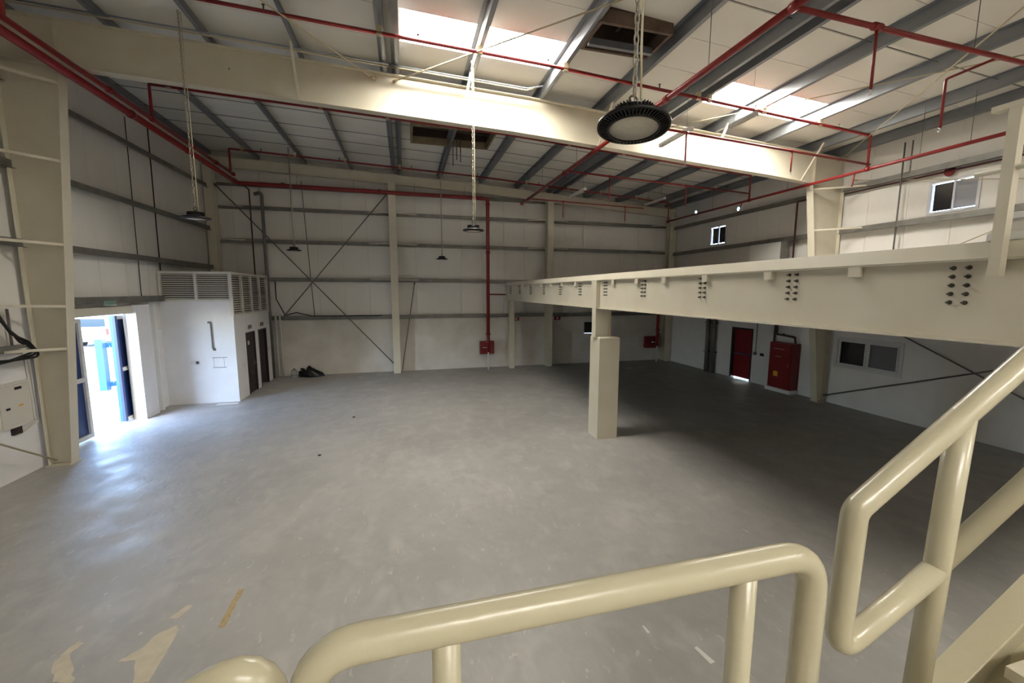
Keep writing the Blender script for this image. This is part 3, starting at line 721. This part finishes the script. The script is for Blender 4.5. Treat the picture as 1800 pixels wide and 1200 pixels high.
# alarm valve at foot of the riser
def hydrant(x, y, label, z0, bx0):
    h = E('hydrant_station', label, 'hydrant', (x, y, 0), 'hydrant stations')
    B().lathe([(0, z0+.02), (.07, z0+.02), (.07, z0-.05), (.11, z0-.07), (.11, z0-.13), (.07, z0-.15), (.075, z0-.42), (.11, z0-.44), (.11, z0-.50), (.065, z0-.52), (.065, .82), (0, .82)], (x, y, 0), 14).build('valve_body', 'red', h)
    B().tube([(x, y, .83), (x, y, .0)], .035, 10).build('stand_pipe', 'whitepvc', h)
    B().tube([(x, y, z0-.3), (x, y-.16, z0-.3)], .05, 10).build('outlet', 'red', h)
    for k in range(6):
        a = k*math.pi/3; B().bar((x, y-.17, z0-.3), (x+.09*math.cos(a), y-.17, z0-.3+.09*math.sin(a)), .012, .012).build('wheel_spoke', 'steel', h)
    B().box(x+bx0, y+.2, .70, x+bx0+.66, y+.42, 1.30).build('hose_box', 'redbox', h)
    B().box(x+bx0+.03, y+.192, .73, x+bx0+.63, y+.199, 1.27).build('box_door', 'redbox', h)
    B().tube([(x-.25, y+.1, 1.02), (x, y, 1.02)], .03, 8).build('inlet', 'chrome', h)
    return h
hydrant(3.62, 18.3, 'red hydrant valve and hose box at foot of tall riser on far wall', 1.75, -.34)
h2 = hydrant(12.45, 18.35, 'red hydrant valve and hose box in far corner under mezzanine', 1.75, -.50)
B().tube([(12.45, 18.35, 1.76), (12.45, 18.35, 3.2)], .075, 12).build('riser', 'red', h2)
for x, lb in ((5.1, 'small red call point plate on far wall left of end column'), (7.2, 'small red call point plate on far wall right of end column')):
    q = E('call_point', lb, 'fire sign', (x, FY, 2.2), 'fire call points')
    B().box(x-.16, FY-.025, 2.20, x+.16, FY-.001, 2.36).build('plate', 'redbox', q); B().box(x-.05, FY-.035, 2.24, x+.05, FY-.026, 2.32).build('button_panel', 'white', q)

# fire hose cabinet on right wall
fc = E('fire_cabinet', 'tall red fire hose cabinet on right wall beside red door', 'cabinet', (13.15, 11.75, .12))
B().box(12.98, 11.22, .14, RX-.001, 12.12, 1.78).build('cabinet_body', 'redbox', fc)
dr = B().box(12.955, 11.25, .17, 12.979, 12.09, 1.75).build('cabinet_door', 'redbox', fc)
B().box(12.9525, 11.50, 1.545, 12.9545, 11.92, 1.575).build('faded_marking', 'scuffred', dr)
B().box(12.9525, 11.62, 1.27, 12.9545, 11.85, 1.30).build('faded_marking', 'scuffred', dr)
B().box(12.950, 11.70, .56, 12.9545, 11.88, .74).build('yellow_sticker', 'yellow', dr)
B().box(12.948, 11.50, .84, 12.954, 11.95, .852).build('door_rib', 'darkred', dr)
B().box(12.93, 11.28, .95, 12.954, 11.31, 1.07).build('handle', 'chrome', dr)
B().box(12.95, 11.18, .0, RX-.001, 12.2, .13).build('plinth', 'plaster', label='low plaster plinth under the red fire cabinet', cat='plinth')

# conduits on right wall lower part
def run(name, label, pts, r, m, fil=.03, cat='conduit', group='conduits and cables', n=8):
    e = E(name, label, cat, pts[0], group); B().tube(fillet(pts, fil, 4), r, n).build('tube', m, e); return e
cd = run('conduit', 'dark pipe bending over the top of red fire cabinet', [(13.2, 12.08, 3.29), (13.2, 12.08, 2.05), (13.2, 11.35, 2.0), (13.2, 11.3, 1.79)], .032, 'darkpipe')
B().tube([(13.2, 11.8, 2.0), (13.2, 11.8, 2.1)], .03, 8).build('valve', 'darkpipe', cd)
run('conduit', 'dark red pipe down left side of fire cabinet', [(13.25, 12.22, 3.29), (13.25, 12.22, .95)], .035, 'darkred')
sc_ = run('conduit', 'thin grey conduit down to switch between red door and cabinet', [(13.336, 13.1, 3.29), (13.336, 13.1, 1.22)], .0145, 'greypipe')
B().box(13.27, 13.05, 1.12, 13.345, 13.15, 1.24).build('switch_box', 'greypipe', sc_)
B().box(13.30, 12.72, 1.12, 13.349, 12.86, 1.22).build('call_box', 'black', label='small black box on right wall left of fire cabinet', cat='switch box')
for yy, nm in ((15.62, 'left'), (15.28, 'right')):
    d_ = E('drain_pipe', f'dark drain pipe down right wall under mezzanine, {nm} of the pair', 'drain pipe', (13.2, yy, 0), 'drain pipes')
    B().tube([(13.2, yy, 0), (13.2, yy, 3.2)], .1, 12).build('pipe', 'greyrod', d_)
    for z in (.9, 2.2): B().box(13.09, yy-.12, z, 13.345, yy+.12, z+.03).build('strap', 'greyrod', d_)
# upper right wall
up = run('conduit', 'dark red pipe dropping from girt to mezzanine left of right column', [(13.12, 10.6, 6.66), (13.12, 11.62, 6.66), (13.12, 11.62, 4.0)], .03, 'darkred')
u2 = run('conduit', 'dark red conduit along right wall below sprinkler pipe', [(13.25, 10.15, 6.60), (13.25, 2.2, 6.60)], .022, 'darkred')
u3 = run('conduit', 'black conduit along right wall just above the dark red one', [(13.25, 10.15, 6.68), (13.25, 2.2, 6.67)], .018, 'darkpipe')
be = E('fire_bell', 'round red fire bell on right wall left of upper window', 'bell', (13.2, 7.62, 6.55))
o = B().lathe([(0, .0), (.10, .0), (.12, .03), (.10, .07), (0, .08)], (0, 0, 0), 16).build('gong', 'redbox', be); o.rotation_euler = (0, -math.pi/2, 0); o.location = (.12, 0, .05)
run('conduit', 'grey conduit straight up right wall left of upper window', [(13.18, 8.6, 4.0), (13.18, 8.6, 7.6)], .02, 'greyrod')
run('conduit', 'short thin conduit high on right wall next to longer grey conduit', [(13.18, 8.42, 6.75), (13.18, 8.42, 7.6)], .014, 'greyrod')

# wires, rods
def rod(label, p, q, r=.012, m='rod', cat='brace rod', group='brace rods'):
    e = E('brace_rod', label, cat, p, group); B().tube([p, q], r, 6).build('rod', m, e)
    d = (Vector(q)-Vector(p)).normalized(); B().tube([Vector(p), Vector(p)+d*.12], r*2, 6).build('end_nut', m, e); return e
rod('long brace rod on far wall falling left to right', (-7.0, 18.72, 7.68), (-.56, 18.72, .38), .022, 'girt')
rod('long brace rod on far wall rising left to right', (-4.95, 18.70, 2.45), (-.56, 18.70, 7.75), .022, 'girt')
rod('dark slanted rod beside second far wall column', (.42, 18.8, 4.0), (-.22, 18.8, .08), .02, 'greyrod')
rod('tan roof brace rod reaching the rafter from upper left', (-.52, FR-.02, 8.30), (-7.0, 2.0, 8.45), .016)
rod('tan roof brace rod from rafter past left skylight', (-.12, FR-.02, 8.30), (6.4, 3.2, 8.05), .016)
rod('thin tan roof brace rod running down to right column top', (12.95, FR-.1, 7.55), (7.2, 1.95, 7.9), .014)
rod('thin tan roof brace rod crossing below right skylight', (6.9, FR-.1, 7.95), (13.0, 1.95, 7.55), .012)
rod('dark brace rod on right wall under mezzanine, falling to the right', (13.25, 8.6, 2.6), (13.25, 4.4, .6), .02, 'greyrod')
rod('dark brace rod on right wall under mezzanine, rising from column base', (13.25, 10.2, .22), (13.25, 4.0, 2.7), .02, 'greyrod')
rod('tan brace rod on right wall rising across upper window', (13.22, 9.9, 6.95), (13.22, 2.2, 5.1), .013)
rod('tan brace rod on right wall rising from mezzanine floor', (13.22, 8.5, 4.2), (13.22, 3.0, 6.6), .013)
rod('pale brace rod on left wall slanting down to column base', (-7.12, 6.0, 3.0), (-7.0, 10.1, .15), .018)
for dx, nm in ((0, 'lower'), (.09, 'upper')):
    z0 = .0
    run('conduit', f'{nm} of two slim conduits under roof just before deep rafter', [(-6.9, 9.86-dx, zt(-6.9)-.03), (-.2, 9.86-dx, zt(-.2)-.03), (2.9, 9.86-dx, zt(2.9)-.03), (3.25, 9.7, zt(3.2)+.05)][:4], .016, 'galv' if dx else 'rod')
for y_, nm in ((6.22, 'before the deep rafter, above the big lamp'), (13.5, 'first beyond the deep rafter'), (14.72, 'second beyond the deep rafter'), (15.7, 'third beyond the deep rafter'), (16.8, 'closest to far wall')):
    e = E('sag_rod', 'thin dark sag rod crossing between purlins, '+nm, 'sag rod', (3, y_, zt(3)+.1), 'roof sag rods')
    B().tube([(PX[0], y_, zt(PX[0])+.17), (3.0, y_, zt(3.0)+.17), (PX[-1], y_, zt(PX[-1])+.17)], .009, 5).build('rod', 'greypipe', e)
# far wall pipes left
dp = run('drain_pipe', 'grey pipe with bent top rising on far wall behind washroom block', [(-5.62, 18.62, 7.34), (-5.36, 18.62, 7.42), (-5.36, 18.62, 0)], .062, 'greypipe', .12, 'drain pipe', 'drain pipes', 12)
run('conduit', 'dark red pipe on far wall left of grey bent pipe', [(-6.05, 18.4, 7.75), (-5.78, 18.6, 7.5), (-5.78, 18.6, 4.0)], .025, 'darkred')
for x, nm in ((-5.18, 'left'), (-5.02, 'right')):
    run('drain_pipe', f'{nm} of two pale pipes low on far wall beside washroom', [(x, 18.7, 2.6), (x, 18.7, .05)], .04, 'whitepvc', cat='drain pipe', group='drain pipes')
run('cable', 'black cable hanging between girts on far wall', [(-5.12, 18.74, 4.0), (-5.12, 18.74, 3.25), (-4.82, 18.74, 2.58), (-4.4, 18.74, 2.70), (-3.8, 18.74, 2.54), (-1.0, 18.74, 2.53)], .02, 'black', .06, 'cable')
run('conduit', 'thin grey conduit down the middle of cross-braced far bay', [(-3.95, 18.8, 8.0), (-3.72, 18.8, 2.5)], .016, 'greyrod')
run('cable', 'thin dark cable down left wall near entrance', [(LX+.03, 14.1, 8.3), (LX+.03, 14.0, 3.4)], .010, 'black', cat='cable')
run('cable', 'dark cable down left wall above washroom block', [(LX+.03, 15.15, 8.4), (LX+.03, 15.08, 4.2)], .016, 'black', cat='cable')

# distribution board and cables on near left wall
db = E('distribution_board', 'grey distribution board on plaster beside the near left column', 'electrical panel', (LX, 9.75, 1.0))
B().box(LX, 9.35, 1.0, LX+.05, 10.07, 1.86).build('back_box', 'louvre', db)
dd_ = B().box(LX+.05, 9.40, 1.05, LX+.075, 10.02, 1.81).build('hinged_cover', 'whitepvc', db)
B().box(LX+.075, 9.72, 1.72, LX+.082, 9.86, 1.77).build('label_plate', 'black', dd_); B().box(LX+.075, 9.50, 1.37, LX+.088, 9.57, 1.41).build('lock', 'black', dd_)
B().box(LX+.075, 9.76, 1.39, LX+.078, 9.86, 1.42).build('warning_sticker', 'yellow', dd_)
B().box(LX, 9.62, .86, LX+.05, 9.80, 1.0).build('junction_box', 'brown', db)
for k, y_ in enumerate((10.12, 10.2)):
    run('conduit', f'pale conduit beside distribution board, {"inner" if k == 0 else "outer"} one', [(LX+.02, y_-.02, 2.4), (LX+.02, y_+.02, 1.0-.03*k), (LX+.02, 9.8, .88-.03*k)], .014, 'whitepvc')
for k in range(3):
    x = -7.14+.03*k
    run('cable', ['upper', 'middle', 'lower'][k]+' black cable looping behind the near left column braces',
        [(x, 8.8, 3.0-.2*k), (x, 9.4, 3.35-.1*k), (x, 9.62, 2.95-.08*k), (x, 9.85+.05*k, 2.62), (x+.08, 10.1, 2.42-.06*k), (x, 9.6, 2.3), (x, 8.9, 2.36-.05*k)], .02, 'black', .15, 'cable')
ct = E('cable_tray', 'dark slotted cable tray on left wall behind column braces', 'cable tray', (-7.22, 9.5, 2.5))
B().box(-7.26, 8.6, 2.50, -7.1, 10.05, 2.56).build('tray', 'girt', ct)
for y_ in (8.9, 9.2, 9.5, 9.8): B().box(-7.25, y_, 2.56, -7.22, y_+.03, 3.25).build('riser_bar', 'girt', ct)

# ------------------------------------------------------------------ roof vents, battens
for i, (x0, x1, y0, y1) in enumerate(VENT):
    m = ('rust', 'curb')[i]
    v = E('roof_vent', ('square brown roof vent curb above the large lamp', 'long tan roof vent curb beyond the deep rafter')[i], 'roof vent', ((x0+x1)/2, (y0+y1)/2, zt(x0)), 'roof vents')
    t_ = .06
    zl = zt((x0+x1)/2)
    for nm, a in (('curb_board', (x0, y0, x1, y0+t_)), ('curb_board', (x0, y1-t_, x1, y1)), ('curb_board', (x0, y0+t_, x0+t_, y1-t_)), ('curb_board', (x1-t_, y0+t_, x1, y1-t_))):
        B().box(a[0], a[1], zl+.02, a[2], a[3], zl+.24).build(nm, m, v); B().box(a[0], a[1], zl+.24, a[2], a[3], zl+.56).build('shaft_board', 'shaft', v)
    B().box(x0+t_, y0+t_, zl+.50, x1-t_, y1-t_, zl+.52).build('cover_sheet', 'shaft', v)
    xm = (x0+x1)/2; B().box(xm-.03, y0+t_, zl+.40, xm+.03, y1-t_, zl+.44).build('cross_bar', 'steel', v)
    if i == 0:
        B().box(x0+t_, y1-.28, zl-.02, x1-t_, y1-.20, zl+.10).build('trimmer', 'galv', v)
    else:
        for xx, L in ((1.62, .75), (1.74, .55), (1.86, .6)): B().tube([(xx, 13.9, zt(xx)+.1), (xx, 13.9, zt(xx)-L)], .022, 6).build('hanging_strap', 'greyrod', v)
def batten(label, p, L, h=.6, zr=None):
    p = Vector(p); b_ = E('batten_light', label, 'batten light', p, 'hanging batten lights')
    B().box(p.x-.05, p.y-L/2, p.z, p.x+.05, p.y+L/2, p.z+.05).build('housing', 'white', b_)
    for s in (-1, 1): B().tube([(p.x+s*.035, p.y-L/2+.03, p.z-.018), (p.x+s*.035, p.y+L/2-.03, p.z-.018)], .014, 8).build('tube', 'lens', b_)
    for s in (-1, 1): B().box(p.x-.055, p.y+s*(L/2-.02)-.012, p.z-.035, p.x+.055, p.y+s*(L/2-.02)+.012, p.z).build('lamp_holder', 'white', b_)
    for s in (-1, 1): B().tube([(p.x, p.y+s*L*.35, p.z+.05), (p.x, p.y+s*L*.35, zt(p.x)+.253)], .004, 4).build('suspension_wire', 'greyrod', b_)
batten('white twin tube batten light hanging left of centre near far wall', (6.25, 14.55, 7.18), 1.35)
batten('white twin tube batten light hanging by far right corner', (10.1, 15.5, 7.28), 1.4)
batten('grey twin tube batten light just right of the large lamp', (6.45, 9.15, 7.3), 1.2)
batten('short bright batten light under the right skylight', (7.28, 7.95, 7.32), .75)

# ------------------------------------------------------------------ high bay lamps
def highbay(label, x, y, z, tilt=(0, 0, 0), top=8.45, fancy=True):
    L_ = E('high_bay_lamp', label, 'lamp', (x, y, z), 'high bay lamps', local=True)
    R_ = .225; n = 48
    B().lathe([(0, 0.004), (.160, .004), (.160, .018), (0, .022)], n=n).build('lens', 'lens', L_)
    B().lathe([(.161, -.004), (.170, -.004), (.172, .022), (.161, .022), (.161, -.004)], n=n).build('lens_ring', 'blackmetal', L_)
    B().lathe([(R_, .012), (R_+.012, .012), (R_+.012, .03), (R_, .03), (R_, .012)], n=n).build('outer_ring', 'blackmetal', L_)
    f_ = B()
    for k in range(56):
        a = 2*math.pi*k/56; c, s = math.cos(a), math.sin(a)
        f_.bar((c*.168, s*.168, .012), (c*R_, s*R_, .022), .008, .02)
    f_.build('rim_fins', 'blackmetal', L_, kind='stuff')
    B().lathe([(.17, .024), (R_, .034), (R_, .036), (.12, .07), (.12, .066), (.17, .024)], n=n).build('shade', 'blackmetal', L_)
    B().lathe([(.0, .05), (.105, .05), (.105, .125), (.06, .14), (0, .14)], n=24).build('driver_body', 'blackmetal', L_)
    g_ = B()
    for k in range(36):
        a = 2*math.pi*k/36; c, s = math.cos(a), math.sin(a); g_.bar((c*.1, s*.1, .09), (c*.135, s*.135, .09), .004, .075)
    g_.build('heat_fins', 'blackmetal', L_, kind='stuff')
    B().tube([(0, 0, .14), (0, 0, .165)], .02, 8).build('hook_base', 'blackmetal', L_)
    B().tube([(.03*math.cos(t)-.0, 0, .19+.03*math.sin(t)) for t in [k*.6-1.4 for k in range(10)]], .007, 6).build('hook', 'steel', L_)
    if any(tilt):
        rm_ = Matrix.Rotation(tilt[0], 3, 'X')
        for o in L_.children: o.rotation_euler = tilt; o.location = rm_ @ o.location
    ch = B(); zz = .21; k = 0; zl = top-z
    if fancy:
        pitch = .062
        while zz < zl:
            ax = Vector((1, 0, 0)) if k % 2 else Vector((0, 1, 0)); pts = []
            for j in range(9):
                t = 2*math.pi*j/8; pts.append(Vector((0, 0, zz+.03))+ax*math.cos(t)*.015+Vector((0, 0, 1))*math.sin(t)*.040)
            ch.tube(pts, .006, 5, caps=False); zz += pitch; k += 1
    else: ch.tube([(0, 0, .2), (0, 0, zl)], .016, 6)
    ch.build('chain', 'chain', L_)
    B().tube([(.05, 0, .14), (.045, .01, .5), (.035, .01, zl)], .007, 6).build('flex_cable', 'rod', L_)
    return L_
highbay('large round black finned high bay lamp closest to camera', 1.50, 2.585, 4.67, (math.radians(-6), math.radians(5), 0))
highbay('high bay lamp hanging near the entrance column', -3.72, 9.05, 4.91)
highbay('high bay lamp hanging in the middle before the red riser', 1.52, 9.35, 4.93)
highbay('small far high bay lamp above the cross-braced bay', -3.73, 16.1, 4.98, fancy=False)
highbay('smallest far high bay lamp right of the second far column', 1.5, 17.3, 4.88, fancy=False)

# ------------------------------------------------------------------ things on the floor
# bin bag
bb = E('bin_bag', 'slumped black bin bag on floor against far wall', 'bin bag', (-4.0, 18.6, 0))
import bmesh
bm = bmesh.new(); bmesh.ops.create_icosphere(bm, subdivisions=4, radius=1)
for v in bm.verts:
    c = v.co; a = math.sin(c.x*5.3+1)*.06+math.sin(c.y*6.1)*.05+math.sin(c.x*9+c.y*11+c.z*7)*.05
    v.co = Vector((c.x*(.40+a*.5)+(.12 if c.x > .5 else 0)*(c.x-.5)*3, c.y*(.20+a*.3), max(0, .12+c.z*(.22+a)-.10*max(0, c.x))))
me = bpy.data.meshes.new('bag_body'); bm.to_mesh(me); bm.free(); me.materials.append(M['bag'])
for p in me.polygons: p.use_smooth = True
o = bpy.data.objects.new('bag_body', me); col.objects.link(o); o.parent = bb; o.location = (0, 0, 0); WO[o.name] = WO[bb.name].copy()
B().tube([(-4.2, 18.6, .30), (-4.26, 18.58, .36), (-4.32, 18.6, .33)], [.05, .02, .05], 8).build('knot', 'bag', bb)
wb = E('water_jug', 'clear plastic water jug standing left of the bin bag', 'jug', (-4.58, 18.55, 0))
B().lathe([(0, .004), (.11, .004), (.12, .03), (.12, .12), (.113, .14), (.12, .16), (.12, .27), (.05, .35), (.028, .37), (.028, .40), (0, .40)], (-4.58, 18.55, 0), 18).build('jug_body', 'plastic', wb)
B().lathe([(0, .400), (.032, .400), (.032, .43), (0, .43)], (-4.58, 18.55, 0), 12).build('cap', 'white', wb)
patch('worn_patch', ragged([(-2.54, 4.14), (-2.4, 4.11), (-2.45, 4.75), (-2.5, 4.81), (-2.63, 4.73), (-2.7, 4.55), (-2.82, 4.43), (-2.66, 4.41)], 4, .012), 'scuff')
patch('worn_patch', ragged([(-2.63, 4.94), (-2.53, 4.92), (-2.47, 5.09), (-2.53, 5.12)], 4, .01), 'scuff')
patch('worn_patch', ragged([(-3.26, 4.33), (-3.08, 4.28), (-3.16, 4.43), (-3.34, 4.66), (-3.3, 4.78), (-3.38, 4.82), (-3.41, 4.69), (-3.42, 4.59)], 4, .015), 'scuff')
patch('floor_gouge', ragged([(-2.05, 4.66), (-1.99, 4.65), (-2.0, 5.25), (-2.06, 5.25)], 6, .008), 'gouge')
for i, (x, y_, a) in enumerate(((2.79, 3.08, 1.72), (2.40, 3.5, 1.6))):
    w_ = (.03, .015)[i]; L2 = (.10, .05)[i]; c, s = math.cos(a), math.sin(a)
    B().hexa([(x-c*L2-s*w_,y_-s*L2+c*w_,.001),(x+c*L2-s*w_,y_+s*L2+c*w_,.001),(x+c*L2+s*w_*.3,y_+s*L2-c*w_*.3,.001),(x-c*L2+s*w_,y_-s*L2-c*w_,.001),
              (x-c*L2-s*w_,y_-s*L2+c*w_,.004),(x+c*L2-s*w_,y_+s*L2+c*w_,.004),(x+c*L2+s*w_*.3,y_+s*L2-c*w_*.3,.004),(x-c*L2+s*w_,y_-s*L2-c*w_,.004)]).build(
        'scrap_or_sun_speck', 'paper', label=('larger', 'smaller')[i]+' white scrap lying on floor below the guardrail', cat='litter', group='paper scraps')
B().box(-5.9, 14.55, .001, -5.3, 14.75, .006).build('card_sheet', 'paper', label='flat white card lying on floor before washroom block', cat='litter')
for i, (x, y_) in enumerate(((10.0, 17.0), (10.6, 17.05))):
    B().box(x, y_, .001, x+.28, y_+.12, .01).build('scrap_or_sun_speck', 'paper', label=('left', 'right')[i]+' painted sun speck on dark floor under mezzanine', cat='litter', group='paper scraps')  # sun specks on the floor, painted as flat white pieces
for i, (x, y_) in enumerate(((-1.93, 9.44), (-1.53, 12.18))):
    b = B().lathe([(0, 0), (.04, .0), (.03, .018), (0, .02)], (x, y_, .001), 7); b.build('debris', 'brown', label=('nearer', 'farther')[i]+' of two dark crumbs of debris on open floor', cat='litter', group='floor debris')

# ------------------------------------------------------------------ yard outside the entrance
B().box(-90, -20, -.2, LX-.152, 80, -.02).build('yard_ground', 'ground', kind='structure', label='sunlit pale yard outside the entrance', cat='ground')
fn = E('yard_fence', 'blue framed yard fence panel with white bars seen through entrance', 'fence', (-10.4, 18, 0))
fx0, fx1 = (-10.68, 17.88), (-9.2, 19.3)
def fpt(t): return Vector((fx0[0]+(fx1[0]-fx0[0])*t, fx0[1]+(fx1[1]-fx0[1])*t, 0))
for t in (0, 1):
    p = fpt(t); B().box(p.x-.11, p.y-.11, -.02, p.x+.11, p.y+.11, 1.85).build('post', 'blue', fn)
for z in (.18, 1.62): B().bar(fpt(0)+Vector((0, 0, z)), fpt(1)+Vector((0, 0, z)), .06, .18).build('rail', 'blue', fn)
for k in range(1, 9): p = fpt(k/9); B().box(p.x-.025, p.y-.025, .22, p.x+.025, p.y+.025, 1.6).build('bar', 'white', fn)
B().box(-60, 55, -.02, -7.6, 55.3, 3.5).build('boundary_wall', 'outwall', label='long white boundary wall beyond the yard', cat='wall', kind='structure')
va = E('parked_van', 'white van parked in the yard beyond the blue fence', 'van', (-20.0, 34.5, -.02), local=True, rot=(0, 0, math.radians(100)))
def hull(b, st_):
    prev = None
    for x, hw, z0, z1, tw in st_:
        ring = [(x, -hw, z0), (x, -hw, z0+(z1-z0)*.5), (x, -tw, z1), (x, tw, z1), (x, hw, z0+(z1-z0)*.5), (x, hw, z0)]
        k = len(b.v); b.v += [Vector(p) for p in ring]
        if prev is not None:
            for j in range(6): b.f.append((prev+j, prev+(j+1) % 6, k+(j+1) % 6, k+j)); b.sm.append(False)
        else: b.f.append(tuple(range(k, k+6))); b.sm.append(False)
        prev = k
    b.f.append(tuple(range(prev, prev+6))[::-1]); b.sm.append(False); return b
hull(B(), [(-2.4, .86, .45, 1.95, .74), (-2.3, .92, .32, 2.05, .80), (1.1, .93, .30, 2.08, .80), (1.75, .92, .30, 1.30, .86), (2.45, .85, .35, 1.05, .78)]).build('body', 'carwhite', va)
B().box(-2.43, -.70, 1.28, -2.385, .70, 1.80).build('rear_window', 'carglass', va)
for s in (-1, 1):
    B().box(-1.9, s*.905, 1.30, .9, s*.93, 1.72).build('side_window', 'carglass', va)
    B().box(-2.44, s*.70, .75, -2.38, s*.86, 1.15).build('tail_lamp', 'lampred', va)
    for x in (-1.5, 1.5):
        B().tube([(x, s*.70, .33), (x, s*.95, .33)], .33, 18).build('wheel', 'tyre', va); B().tube([(x, s*.94, .33), (x, s*.965, .33)], .2, 14).build('wheel_hub', 'alu', va)
B().box(-2.50, -.85, .38, -2.36, .85, .58).build('bumper', 'greypipe', va)
B().box(-2.46, -.26, .86, -2.41, .26, .98).build('number_plate', 'yellow', va)
# daylight portal at the entrance
pd = bpy.data.lights.new('entrance_portal', 'AREA'); pd.shape = 'RECTANGLE'; pd.size = 2.6; pd.size_y = 3.0; pd.cycles.is_portal = True
po = bpy.data.objects.new('entrance_portal', pd); col.objects.link(po); po.location = (LX-.3, 12.15, 1.5); po.rotation_euler = (0, -math.pi/2, 0)
